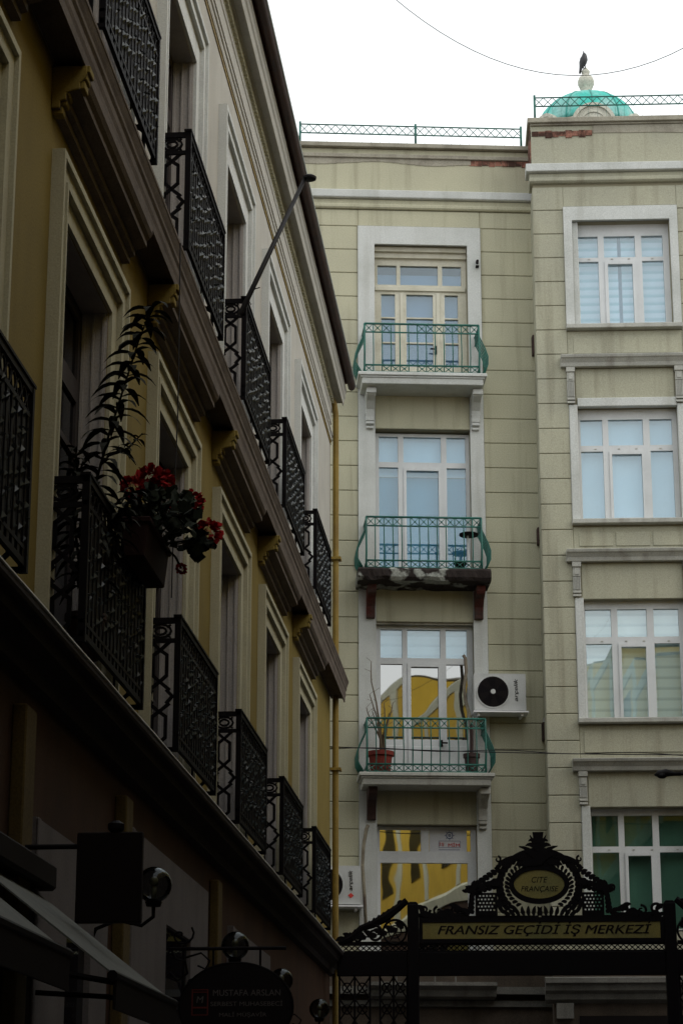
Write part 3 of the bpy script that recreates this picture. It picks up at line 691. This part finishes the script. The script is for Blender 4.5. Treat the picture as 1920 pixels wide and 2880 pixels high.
# black iron balconette
def balconette():
    Wd, H, D = 2.2, 1.10, .275
    f = MB(); st = MB()
    f.box(D - .02, D + .02, 0, Wd, H - .045, H).box(D - .035, D + .03, -.01, Wd + .01, H, H + .018)
    f.box(D - .015, D + .015, 0, Wd, H - .20, H - .17).box(D - .015, D + .015, 0, Wd, .03, .07).box(D - .02, D + .015, 0, Wd, .12, .145)
    for y in (0, Wd - .045): f.box(D - .025, D + .025, y, y + .045, 0, H)
    n = 17; stp = Wd / n
    rr = random.Random(11)
    for i in range(n):
        y = stp * (i + .5)
        f.box(D - .012, D + .012, y - .038, y + .022, .06, H - .18)
        f.tube([(D, y + .045, .14), (D + .01, y + .03, .30), (D, y + .06, .5), (D + .01, y + .03, .7), (D, y + .045, H - .2)], .009, 4)
        f.tube([(D + .002, y + .055 * math.cos(t * .785), H - .108 + .055 * math.sin(t * .785)) for t in range(8)], .009, 4, True)
        for k in range(7):
            z = .17 + k * .112 + (i % 2) * .05
            yy = y - .01 + .02 * rr.uniform(-1, 1)
            q = rr.uniform(.45, 1.0); z += rr.uniform(-.02, .02)
            if rr.random() < .12: continue
            st.add([(D + .012, yy - .03 * q, z - .015), (D + .012, yy + .01, z - .04 * q), (D + .012, yy + .03 * q, z + .01), (D + .012, yy - .01, z + .035 * q), (D + .012 + .024 * q, yy + rr.uniform(-.01, .01), z + .008)], [(0, 1, 4), (1, 2, 4), (2, 3, 4), (3, 0, 4)])
            if k % 2: st.add([(D + .012, yy + .03, z + .05), (D + .012, yy + .055, z + .03), (D + .012, yy + .07, z + .06), (D + .035, yy + .05, z + .048)], [(0, 1, 3), (1, 2, 3), (2, 0, 3)])
    nf = len(f.f); f.add(st.v, st.f)
    fo = f.build("balcony_railing", M_black, left); fo.data.materials.append(M_blacks)
    for p in fo.data.polygons[nf:]: p.material_index = 1
    sd = None
    def bar(y, pts, w=.014):
        nonlocal sd
        for a, b_ in zip(pts[:-1], pts[1:]):
            A, B = Vector(a), Vector(b_); d_ = (B - A).normalized(); nn = Vector((-d_.y, d_.x)) * w; A2, B2 = A - d_ * w * .5, B + d_ * w * .5
            sd.prism([(A2 - nn)[:], (B2 - nn)[:], (B2 + nn)[:], (A2 + nn)[:]], y + .012, y + .03)
    for y in (0.002, Wd - .043):
        sd = MB()
        X0, X1 = .04, .225; m = (X0 + X1) / 2
        sd.box(.03, D - .026, y + .005, y + .035, H - .05, H - .002).box(-.02, .031, y + .012, y + .03, H - .03, H - .012).box(.03, D - .026, y + .008, y + .032, H - .21, H - .175).box(.03, D - .026, y + .008, y + .032, .0, .035)
        sd.box(-.02, .031, y + .012, y + .03, .01, .028)
        for rx, rz in ((.085, .055), (.045, .03)):
            bar(y, [(m + rx * math.cos(t * .5236), H - .112 + rz * math.sin(t * .5236)) for t in range(13)], .009)
        for sx in (-1, 1):
            bar(y + .0007 * (sx + 1.5), [(m + sx * .08, H - .06), (m + sx * .05, H - .08)], .007); bar(y + .0007 * (sx + 1.5), [(m + sx * .08, H - .165), (m + sx * .05, H - .145)], .007)
            a = sx * .055; wd = sx * .105
            bar(y + .001 * (sx + 2), [(m + sx * .07, H - .205), (m - 0, H - .27), (m - a, H - .31), (m - a, H - .48), (m, H - .53), (m + wd * .75, H - .595)])
            bar(y + .0015 * (sx + 2), [(m + wd * .55, H - .60), (m + wd, H - .65), (m + wd * .55, H - .705)])
            bar(y + .0012 * (sx + 2), [(m + wd * .75, H - .71), (m, H - .775), (m - a, H - .815), (m - a, H - .985), (m, H - 1.035), (m + sx * .06, H - 1.08)])
        sd.build("side_panel", M_black, fo)
    return fo
rail = balconette(); rail.location = (0, c0 - 1.1, 4.82)
for i, c in enumerate(cen):
    dy = c - c0
    vis = c > 6
    if c == c0:
        dup(rail, left, (0, 0, 4.325)); continue
    for o in (alo, aup): dup(o, left, (0, dy, 0))
    for o in (hood, wlo, wup): dup(o, left, (0, dy, 0))
    if vis:
        dup(rail, left, (0, dy, 0)); dup(rail, left, (0, dy, 4.325))
# ground-floor shop fronts
for s0, s1, zt in ((13.44, 15.9, 3.70), (16.75, 20.9, 4.13), (22.6, 26.0, 4.0), (8.6, 11.4, 3.7)):
    MB().plate((s0, s1, .3, zt), [(s0 + (s1 - s0) * .42, s0 + (s1 - s0) * .75, .5, zt - .55)], -.0, .05, 'yz').box(.05, .07, s0, s0 + .08, .3, zt).build("shop_panel", M_lgrey, left, bevel=.01)
    MB().box(.002, .008, s0 + (s1 - s0) * .42, s0 + (s1 - s0) * .75, .5, zt - .55).build("shop_glass", G_left, left)
for s in (12.9, 16.3, 21.3): MB().box(0, .09, s, s + .28, 0, 4.3).build("ground_pilaster", M_gpil, left, bevel=.01)

# ================================================================== things on the left facade
def awning(s0, s1, label):
    o = empty("awning", lpt(0, (s0 + s1) / 2, 2.6), -aL, label, "awning", "shop awnings")
    h = (s1 - s0) / 2; zt, zf, px = .66, -.02, .90
    f = MB().prism([(.02, zt), (px, zf), (px, zf + .012), (.02, zt + .012)], -h, h)
    f.build("cloth", M_awn, o)
    MB().prism([(px, zf + .01), (px + .02, zf + .01), (px + .015, zf - .17), (px, zf - .17)], -h, h).build("valance", M_letter, o)
    MB().tube([(px, -h - .03, zf), (px, h + .03, zf)], .028, 8).build("front_bar", M_black, o)
    for y in (-h + .05, h - .05): MB().tube([(.02, y, .05), (.5, y, .02), (px, y, zf - .03)], .018, 6).build("arm", M_black, o)
    MB().box(0, .16, -h, h, zt, zt + .16).build("cassette", M_letter, o, bevel=.02)
    return o
awning(8.4, 10.4, "dark shop awning nearest the viewer, cut by the left edge")
awning(11.6, 13.6, "dark shop awning with grey cloth, sloping below the square board sign")
def wall_lamp(s, label):
    o = empty("wall_lamp", lpt(.46, s, 3.52), -aL, label, "lamp", "globe lamps along the left wall")
    MB().ball((0, 0, 0), .125, 24).build("globe", G_globe, o, smooth=True)
    a = MB().tube([(-.46, 0, -.45), (-.40, 0, -.30), (-.25, 0, -.24), (-.08, 0, -.28), (0, 0, -.22), (0, 0, -.12)], .014, 8)
    a.tube([(-.44, 0, -.1), (-.30, 0, -.06), (-.22, 0, -.13), (-.26, 0, -.2), (-.33, 0, -.17)], .010, 6)
    a.lathe([(.05, -.15), (.06, -.12), (.045, -.10)], n=16).box(-.46, -.44, -.05, .05, -.55, 0)
    a.build("bracket", M_black, o, smooth=False)
    MB().ball((0, 0, .02), .032, 12, (1, 1, 1.2)).tube([(0, 0, -.11), (0, 0, -.01)], .018, 8).build("bulb", mat("bulb_glass", (.35, .36, .22), .3), o, smooth=True)
    return o
wall_lamp(15.4, "globe lamp touching the right edge of the square board sign")
wall_lamp(19.75, "globe lamp showing just above the bar of the oval sign")
wall_lamp(23.45, "globe lamp peeking out behind the top right of the oval sign")
wall_lamp(27.7, "small far globe lamp, last of the row, right of the oval sign")
# square sign board on a rod
o = empty("hanging_sign", lpt(.60, 13.0, 3.0), -aL, "plain black square sign board hanging from a wall rod", "sign")
MB().box(-.195, .195, -.03, .03, 0, .53).build("board", M_letter, o, bevel=.006)
MB().tube([(-.60, 0, .45), (-.19, 0, .45)], .016, 8).lathe([(.03, .53), (.05, .55), (.05, .58), (.02, .60)], (.03, 0, 0), 14).build("rod", M_black, o)
# oval sign
o = empty("oval_sign", lpt(.575, 19.0, 2.94), -aL, "black oval sign with grey lettering and a red square emblem", "sign")
ov = [(.475 * math.cos(R(t)), .36 * math.sin(R(t))) for t in range(0, 360, 8)]
MB().prism(ov, -.02, .02).build("board", mat("sign_black", (.007, .005, .006), .6, .12), o, bevel=.005)
MB().tube([(x * 1.01, -.012, z * 1.01) for x, z in ov], .012, 6, True).tube([(-.58, 0, .485), (.42, 0, .485)], .016, 8).tube([(-.2, 0, .48), (-.2, 0, .33)], .01).tube([(.2, 0, .48), (.2, 0, .33)], .01) \
    .tube([(-.58, 0, .30), (-.50, 0, .22), (-.42, 0, .28), (-.44, 0, .38), (-.52, 0, .40), (-.56, 0, .48)], .012, 6) \
    .tube([(-.58 + .12 * t / 14 * math.cos(t * .5) + .1, 0, .60 + .10 * t / 14 * math.sin(t * .5)) for t in range(15)], .010, 6).build("bracket", M_black, o)
text("MUSTAFA ARSLAN", .57, .05, o, M_grey, at(.09, -.021, .115), offset=0)
text("SERBEST MUHASEBECİ", .61, .048, o, M_grey, at(.09, -.021, .03), offset=0)
text("MALİ MÜŞAVİR", .40, .05, o, M_grey, at(.06, -.021, -.065), offset=0)
text("Kat:1 D:6", .26, .035, o, M_grey, at(.0, -.021, -.16))
em = MB().plate((-.375, -.235, -.07, .145), [(-.366, -.244, .125, .138), (-.366, -.244, .0, .118), (-.366, -.244, -.063, -.012)], -.024, -.02).build("emblem", M_dred, o)
text("M", .06, .055, o, M_grey, at(-.305, -.021, .06), name="emblem_letter", shear=.15)
# flagpole leaning from the second upper balconette
fp0 = Vector(lpt(.29, 20.78, 9.9)); fp1 = Vector(lpt(.86, 21.54, 11.73)); dv = (fp1 - fp0)
o = empty("flagpole", fp0, 0, "bare black flagpole slanting out from an upper balconette", "flagpole")
MB().tube([(0, 0, 0), dv * .5, dv], [.028, .026, .022], 10).build("pole", M_cable, o, smooth=True)
MB().lathe([(.01, -.02), (.07, -.012), (.075, .01), (.05, .03), (.01, .035)], tuple(dv + Vector((.05, 0, 0))), 18).build("finial_disc", M_cable, o)
MB().tube([dv * .13, dv * .16 + Vector((.04, 0, .03)), dv * .16 + Vector((.09, 0, .045))], .006, 5).tube([dv * .13, dv * .12 + Vector((.01, 0, -.05)), dv * .12 + Vector((.03, 0, -.08))], .005, 5).build("tie", M_cable, o)
# flower box with geraniums
o = empty("flower_box", lpt(.38, 15.15, 5.70), -aL, "dark flower box of red geraniums hung outside the railing", "flower box")
bx = MB(); bx.prism([(-.07, 0), (.07, 0), (.10, .26), (-.10, .26)], -.45, .45); bx.box(-.115, .115, -.465, .465, .24, .285); bx.build("trough", mat("dark_trough", (.018, .007, .006), .8, .1), o, bevel=.008)
lf = MB(); fl = MB(); stm = MB(); rg = random.Random(21)
heads = [((.02, .05, .72), .095), ((.11, .05, .70), .07), ((.20, .35, .58), .08), ((.28, .32, .62), .075), ((.40, .38, .40), .085), ((-.05, -.3, .55), .075), ((.22, .28, .10), .035)]
for (hx, hy, hz), hr in heads:
    stm.tube([(hx * .3, hy * .5, .27), (hx * .8, hy * .9, .27 + (hz - .27) * .5), (hx, hy, hz)], .009, 5)
    for k in range(120):
        d_ = Vector((rg.gauss(0, 1), rg.gauss(0, 1), rg.gauss(.2, .8))).normalized(); c_ = Vector((hx, hy, hz)) + d_ * hr * rg.uniform(.6, 1)
        s_ = Vector((rg.gauss(0, 1), rg.gauss(0, 1), rg.gauss(0, 1))).normalized()
        fl.leaf(c_, d_ + s_ * .8, s_, hr * .55, hr * .6, .2, 2)
for k in range(330):
    a = rg.uniform(0, 6.28); r_ = math.sqrt(rg.random()); q = Vector((.10 + .28 * r_ * math.cos(a), .05 + .44 * r_ * math.sin(a), .30 + .36 * rg.random() * (1.1 - r_ * .5)))
    if rg.random() < .12: q = Vector((.33 + rg.gauss(0, .05), .34 + rg.gauss(0, .05), .30 + rg.gauss(0, .05)))
    n_ = Vector((rg.gauss(.3, .7), rg.gauss(-.5, .6), rg.gauss(.5, .5))).normalized(); u_ = n_.orthogonal().normalized(); v_ = n_.cross(u_); rr = rg.uniform(.026, .052)
    m_ = 8; lf.add([q + (u_ * math.cos(6.283 * t / m_) + v_ * math.sin(6.283 * t / m_)) * rr * (1 + .18 * math.cos(t * 3.1 + k)) for t in range(m_)], [list(range(m_))])
    if k % 9 == 0: stm.tube([(q.x * .4, q.y * .7, .25), q], .006, 4)
stm.build("stem", M_leafd, o); lf.build("foliage", M_leaf, o, normals=False); fl.build("flower_heads", M_red, o, normals=False)
# tall leafy stalk standing behind the same railing
o = empty("tall_plant", lpt(.16, 14.2, 4.86), -aL, "tall leaning stalk with long drooping leaves, beside the geraniums", "plant")
MB().lathe([(.10, 0), (.13, .25), (.14, .26), (.14, .3), (.01, .28)], n=20).build("pot", M_potd, o)
pl = MB(); ps_ = MB(); rp = random.Random(9)
def stalk(path, n, L0, L1, W0):
    N_ = len(path) - 1
    ps_.tube(path, [.014 * (1 - .7 * i / N_) for i in range(N_ + 1)], 6)
    for k in range(n):
        t = .12 + .88 * k / n; i = min(int(t * N_), N_ - 1); q = Vector(path[i]).lerp(Vector(path[i + 1]), t * N_ - i)
        a = k * 2.4 + rp.uniform(-.3, .3); d_ = Vector((math.cos(a), math.sin(a), .55 - .2 * (1 - t)))
        L_ = L0 + (L1 - L0) * t + rp.uniform(-.03, .03)
        pl.leaf(q, d_, Vector((-math.sin(a), math.cos(a), .1)), L_ * 1.15, W0, .62, 5)
stalk([(.0, 0, .28), (.0, .02, .8), (.02, .05, 1.2), (.10, .1, 1.6), (.19, .15, 1.98), (.27, .2, 2.32), (.36, .22, 2.6)], 96, .32, .20, .062)
stalk([(.0, 0, .28), (-.06, -.1, .8), (-.10, -.1, 1.15), (-.08, -.1, 1.45)], 60, .26, .16, .045)
stalk([(.0, 0, .28), (.12, .1, .8), (.20, .15, 1.05), (.27, .2, 1.22)], 50, .25, .16, .042)
stalk([(.1, .1, 1.45), (.22, .14, 1.5), (.32, .16, 1.62)], 14, .15, .09, .03)
ps_.build("stem", M_leafd, o); pl.build("leaf_whorls", M_leafd, o, normals=False)
# thin cable hanging past the flower box
tag(MB().tube([lpt(.30, 16.9, 9.0), lpt(.31, 16.9, 7.5), lpt(.30, 16.88, 6.9), lpt(.30, 16.85, 5.95)], .006, 5).build("hanging_cable", M_cable), "thin black cable hanging straight down from the brown cornice", "cable")

# ================================================================== IRON GATE ACROSS THE ALLEY
gt = empty("passage_gate", (2.4, 33.6, 0), R(-3), "black ornate iron gate carrying a brass name panel across the alley", "gate")
UX = lambda x: .56 + (x - 1237) * .00648
UZ = lambda y: 5.75 - (y - 2031) * .00655
jit = [0.0]
def J(): jit[0] = (jit[0] + .0013) % .02; return jit[0]
for a, b_ in ((932, 958), (1520, 1547)):
    MB().box(UX(a), UX(b_), -.09, .08, 0, UZ(2076)).prism([(UX(a), UZ(2076.2)), (UX(b_), UZ(2076.2)), (UX(b_) - .03, UZ(2070)), (UX(a) + .03, UZ(2070))], -.07, .06).build("post", M_black, gt, bevel=.008)
MB().box(UX(770), UX(931.8), -.07, .07, UZ(2236), UZ(2184)).box(UX(958.2), UX(1519.8), -.07, .07, UZ(2236), UZ(2184)).box(UX(1547.2), UX(1640), -.07, .07, UZ(2236), UZ(2184)).build("beam", M_black, gt, bevel=.006)
lb = MB()
for a, b_ in ((770, 931.5), (958.5, 1519.5), (1547.5, 1640)):
    lb.box(UX(a), UX(b_), -.03, .03, UZ(2183.8), UZ(2180)).box(UX(a), UX(b_), -.03, .03, UZ(2168), UZ(2164.5))
    n = max(2, round((b_ - a) / 13.5)); st = (b_ - a) / n
    for k in range(n):
        x0, x1 = UX(a + k * st), UX(a + (k + 1) * st)
        lb.tube([(x0, 0, UZ(2180)), (x1, 0, UZ(2168))], .011, 4); lb.tube([(x0, .012, UZ(2168)), (x1, .012, UZ(2180))], .011, 4)
        lb.ball(((x0 + x1) / 2, -.01, UZ(2174)), .018, 6)
lb.build("lattice_band", M_black, gt)
sp = MB().box(UX(967), UX(1511), -.03, .0, UZ(2154), UZ(2117)).build("sign_panel", M_gold, gt)
MB().plate((UX(958.5), UX(1519.5), UZ(2163.8), UZ(2106)), [(UX(967), UX(1511), UZ(2154), UZ(2117))], -.045, .03).build("panel_frame", M_black, gt)
text("FRANSIZ GEÇİDİ İŞ MERKEZİ", UX(1490) - UX(1001), .20, sp, M_letter, at((UX(1490) + UX(1001)) / 2, -.031, UZ(2133.5)), shear=.28)
text("FRANSIZ GEÇİDİ İŞ MERKEZİ", UX(1490) - UX(1001), .215, sp, M_letter, at((UX(1490) + UX(1001)) / 2 + .009, -.0305, UZ(2133.5)), shear=.28, extrude=.0055)
# crest above the panel
cr = MB()
def ring(cx, cy, rx, ry, a0, a1, wd, d=.03, n=40):
    o1 = [(UX(cx + rx * math.cos(R(a0 + (a1 - a0) * t / n))), UZ(cy - ry * math.sin(R(a0 + (a1 - a0) * t / n)))) for t in range(n + 1)]
    i1 = [(UX(cx + (rx - wd) * math.cos(R(a0 + (a1 - a0) * t / n))), UZ(cy - (ry - wd) * math.sin(R(a0 + (a1 - a0) * t / n)))) for t in range(n + 1)]
    j = J()
    for t in range(n): cr.prism([o1[t], o1[t + 1], i1[t + 1], i1[t]], -d - j, d - j)
def petal(cx, cy, ang, Ln, wd, curl=0, d=.03):
    pts1, pts2 = [], []
    a = R(ang); x, y = cx, cy
    for t in range(7):
        f_ = t / 6; h = wd * .5 * math.sin(math.pi * min(1, .15 + .85 * f_)) + .6
        px, py = -math.sin(a), math.cos(a)
        pts1.append((UX(x + px * h), UZ(y - py * h))); pts2.append((UX(x - px * h), UZ(y + py * h)))
        x += math.cos(a) * Ln / 6; y -= math.sin(a) * Ln / 6; a += R(curl) / 6
    j = J()
    for t in range(6): cr.prism([pts1[t], pts1[t + 1], pts2[t + 1], pts2[t]], -d - j, d - j)
def scroll(cx, cy, r0, r1, a0, turns, wd=5):
    n = int(abs(turns) * 26); pts = []
    for t in range(n + 1):
        f_ = t / n; r = r0 + (r1 - r0) * f_; a = R(a0) + turns * 6.283 * f_
        pts.append((UX(cx + r * math.cos(a)), -.01 - jit[0], UZ(cy - r * math.sin(a))))
    J(); cr.tube(pts, [wd * .0065 * .5 * (1 - .35 * t / n) for t in range(n + 1)], 6)
ring(1237, 2031, 70, 45, 0, 360, 12)
ring(1237, 2036, 100, 88, -40, 220, 11)
ring(1237, 2020, 82, 66, 20, 160, 6)
for sx in (1, -1):
    m = (lambda x: 1237 + sx * (x - 1237)); an = (lambda a: a if sx == 1 else 180 - a)
    for k in range(15):                                # garland between the two rings
        a = -48 + k * 9.3
        petal(m(1237 + 84 * math.cos(R(a))), 2034 - 68 * math.sin(R(a)), an(a + 60), 19, 8, 40 * sx); petal(m(1237 + 86 * math.cos(R(a))), 2034 - 70 * math.sin(R(a)), an(a - 10), 14, 6, -40 * sx)
        petal(m(1237 + 80 * math.cos(R(a))), 2034 - 62 * math.sin(R(a)), an(a + 190), 13, 6, 50 * sx)
    for k in range(5): petal(m(1243 + k * 7), 1975 + k * 3, an(62 - 9 * k), 34 - 3 * k, 9, -70 * sx)
    petal(m(1330), 1985, an(150), 60, 9, 25 * sx); scroll(m(1331), 1974, 7, 3, 90, sx * .9, 6)
    for k in range(9): petal(m(1252 + k * 9), 1962 + k * 3.6, an(70 - 6 * k), 13, 7, -60 * sx)
    # shoulders
    for k in range(8): petal(m(1328 + k * 8.5), 2004 + k * 5.5, an(70 - k * 4), 17, 10, -70 * sx)
    for k in range(14):
        petal(m(1326 + (k % 7) * 11), 2050 - 3 * (k % 3) - (7 - k % 7) * 2.4, an(75 - 22 * (k % 4)), 20 - (k % 3) * 3, 12, -60 * sx)
    for k in range(6): cr.ball((UX(m(1330 + k * 11)), -.02, UZ(2034 + k * 3)), .045, 8, (1, .4, 1))
    hl = [(UX(m(1342 + 8 * i + 4 * (j % 2))) - .013, UX(m(1342 + 8 * i + 4 * (j % 2))) + .013, UZ(2057 + 8 * j) - .013, UZ(2057 + 8 * j) + .013) for i in range(5) for j in range(5)]
    xa, xb = sorted((UX(m(1334)), UX(m(1385))))
    cr.plate((xa, xb, UZ(2106), UZ(2050)), hl, -.02, .02)
    for k in range(7): petal(m(1388), 2095 - k * 9, an(20 + k * 9), 20, 10, 60 * sx)
    scroll(m(1405), 2040, 9, 3, 200, -sx * .8, 7)
    # low acanthus running out to the post
    for k in range(9):
        x = 1400 + k * 13
        petal(m(x), 2100 - 12 * math.sin(k * .9), an(60 - 30 * (k % 2)), 26 - k * .4, 11, -80 * sx)
        petal(m(x), 2104, an(25), 24, 8, -30 * sx)
    scroll(m(1428), 2088, 13, 4, 250, sx * 1.1, 7); scroll(m(1470), 2092, 12, 4, 100, -sx * 1.1, 7); scroll(m(1502), 2088, 13, 4, 0, sx * 1.1, 8)
    cr.box(*sorted((UX(m(1240)), UX(m(1515)))), -.022 - .002 * sx, .022, UZ(2107.5), UZ(2102))
    # flourish under the plaque
    for k in range(7): petal(m(1240 + k * 11), 2102, an(100 - 12 * k), 22, 8, 30 * sx)
    petal(m(1320), 2096, an(50), 40, 9, 60 * sx)
for sx in (1, -1):
    m = (lambda x: 1237 + sx * (x - 1237)); an = (lambda a: a if sx == 1 else 180 - a)
    for a, L_, c_, wd in ((88, 72, -30, 12), (76, 66, -75, 11), (62, 60, -85, 11), (48, 54, -85, 10), (34, 48, -80, 10), (20, 42, -70, 9)):
        petal(m(1238), 1988, an(a), L_, wd, c_ * sx)
    petal(m(1240), 1955, an(70), 34, 10, -110 * sx); petal(m(1241), 1940, an(72), 24, 8, -120 * sx)
cr.prism([(UX(1231), UZ(1975)), (UX(1243), UZ(1975)), (UX(1249), UZ(1918)), (UX(1250), UZ(1912)), (UX(1224), UZ(1912)), (UX(1225), UZ(1918))], -.034, .02)
cr.build("crest", M_black, gt)
pq = MB().prism([(UX(1237 + 58.5 * math.cos(R(t))), UZ(2031 - 33.5 * math.sin(R(t)))) for t in range(0, 360, 8)], -.012, .012).build("crest_plaque", M_gold, gt)
text("CITE", .24, .085, pq, M_letter, at(UX(1238), -.013, UZ(2021)), shear=.25)
text("FRANÇAISE", .56, .10, pq, M_letter, at(UX(1238), -.013, UZ(2043)), shear=.25)
# side wings
for sx, x0 in ((-1, 931), (1, 1549)):
    cr = MB(); m = lambda x: x0 + sx * x
    pts = [(0, 2066), (20, 2082), (50, 2104), (80, 2120), (105, 2128), (128, 2150), (150, 2160)]
    cr.tube([(UX(m(a)), 0, UZ(b_)) for a, b_ in pts], [.05, .06, .075, .06, .05, .06, .05], 7)
    scroll(m(28), 2138, 28, 26, 0, 1.0, 7); scroll(m(28), 2138, 15, 13, 0, 1.0, 4)
    for k in range(6):
        a = k * 60; cr.tube([(UX(m(28)), .01, UZ(2138)), (UX(m(28 + 27 * math.cos(R(a)))), .01, UZ(2138 - 27 * math.sin(R(a))))], .012, 4)
    scroll(m(75), 2142, 20, 5, 90, sx * 1.2, 8); scroll(m(112), 2150, 13, 4, 30, -sx * 1.2, 7); scroll(m(14), 2072, 8, 3, 270, sx * .8, 6)
    for k in range(12):
        petal(m(10 + k * 12), 2160 - 30 * math.exp(-k / 6), 90 + sx * -30 + 40 * (k % 2), 24, 12, 60)
        petal(m(18 + k * 11), 2084 + k * 6.5, 90 - sx * 30, 12, 9, 40 * sx)
    cr.box(*sorted((UX(m(0)), UX(m(160)))), -.02, .02, UZ(2165), UZ(2159))
    cr.build("side_scroll", M_black, gt)
# lattice leaf panels below the beam
for a, b_, n in ((775, 845, 2), (868, 930, 2), (1550, 1640, 3)):
    lp = MB()
    for k in range(n):
        for j in range(5):
            x0_, x1_ = UX(a + (b_ - a) * k / n), UX(a + (b_ - a) * (k + 1) / n); z1_, z0_ = UZ(2238 + j * 48), UZ(2238 + (j + 1) * 48)
            lp.tube([(x0_, 0, z0_), (x1_, 0, z1_)], .012, 5); lp.tube([(x0_, .015, z1_), (x1_, .015, z0_)], .012, 5)
            lp.tube([((x0_ + x1_) / 2 + .07 * math.cos(t * .6), -.01, (z0_ + z1_) / 2 + .07 * math.sin(t * .6)) for t in range(11)], .012, 5)
    for x in (a, (a + b_) / 2, b_): lp.box(UX(x) - .015, UX(x) + .015, -.02, .02, 0, UZ(2236.2))
    lp.build("lattice_panel", M_black, gt)

# ================================================================== cables and the lamp at the right edge
def cat(p, q, sag, n=40):
    p, q = Vector(p), Vector(q)
    return [p.lerp(q, t / n) + Vector((0, 0, -sag * 4 * (t / n) * (1 - t / n))) for t in range(n + 1)]
tag(MB().tube(cat((-1.25, 22, 16.62), (5.95, 22, 15.85), 3.1), .0045, 5).build("overhead_wire", M_cable), "single thin wire sagging across the white sky", "wire")
cb = MB().tube(cat((-.2, 34.45, 8.0), (6.6, 34.45, 7.87), .04), .008, 5)
cb.tube([(x, 34.47, 7.975 - .018 * x + .02 * math.sin(x * 3.1)) for x in [-.2 + .17 * k for k in range(41)]], .007, 5)
tag(cb.build("twin_cable", M_cable), "pair of dark cables strung level in front of the lowest balcony", "cable")
o = empty("arm_lamp", (4.25, 30, 6.78), 0, "dark lamp head poking in at the right edge, under the ledge", "lamp")
MB().tube([(0, 0, 0), (.05, 0, .02), (.16, 0, .035), (.26, 0, .02), (.36, 0, .02)], [.012, .045, .055, .03, .028], 10).ball((.10, 0, -.005), .06, 12, (1.2, 1, .7)).build("lamp_head", M_cable, o, smooth=True)
MB().tube([(.35, 0, .02), (1.5, 0, .05)], .025, 8).build("arm", M_cable, o)

# ================================================================== the yellow house opposite (beyond the right edge; mirrored in the panes)
RB = empty("yellow_house", (3.05 * ca, -3.05 * sa, 0), -aL, "yellow house with pale pilasters across the alley, seen mirrored in the lower panes", "building")
SEG = ((-14, 15, 15.3), (15, 22, 13.8), (22, 26, 13.3), (26, 29.5, 12.2), (29.5, 33, 11.5))
w_ = MB(); c_ = MB(); rf_ = MB()
for y0, y1, h in SEG:
    w_.box(0, 7, y0, y1, 8.2, h)
    c_.prism([(0, h - .22), (-.03, h - .22), (-.05, h - .02), (0, h + .05)], y0, y1)
    rf_.prism([(0, h + .06), (3.5, h + .15), (7.2, h + .06)], y0, y1)
w_.build("wall", M_yel, RB); c_.build("cornice", M_ypil, RB); rf_.build("roof", M_cap, RB)
MB().box(0, 7, -14, 33.0, 0, 8.199).build("lower_wall", M_lgrd, RB)
MB().prism([(0, 8.15), (-.04, 8.15), (-.07, 8.4), (0, 8.5)], -14, 33.05).build("string_course", M_ypil, RB)
for k in range(12):
    q = -13 + 3.84 * k
    h = [h for a, b, h in SEG if a <= q < b][0]
    MB().box(-.035, 0, q, q + .45, 8.51, h - .23).build("pilaster", M_ypil, RB)
for k in range(11):
    for z in (1.0, 5.2, 9.3): MB().box(-.02, .02, -11 + 3.84 * k, -9.7 + 3.84 * k, z, z + 2.4).build("window", G_left, RB)

BH = empty("sky_blocker", (0, -5, 0), 0, "unseen ochre block added behind the viewer to cut sky light", "building")  # added out of view to block sky light from behind the camera
MB().box(-9, 9, -8, 0, 3.6, 18).box(-9, -1.6, -8, 0, 0, 3.599).box(1.6, 9, -8, 0, 0, 3.599).build("wall", M_llo, BH)
MB().prism([(-9.3, 18.01), (0, 20), (9.3, 18.01)], -8.2, .3).build("roof", M_roof, BH)
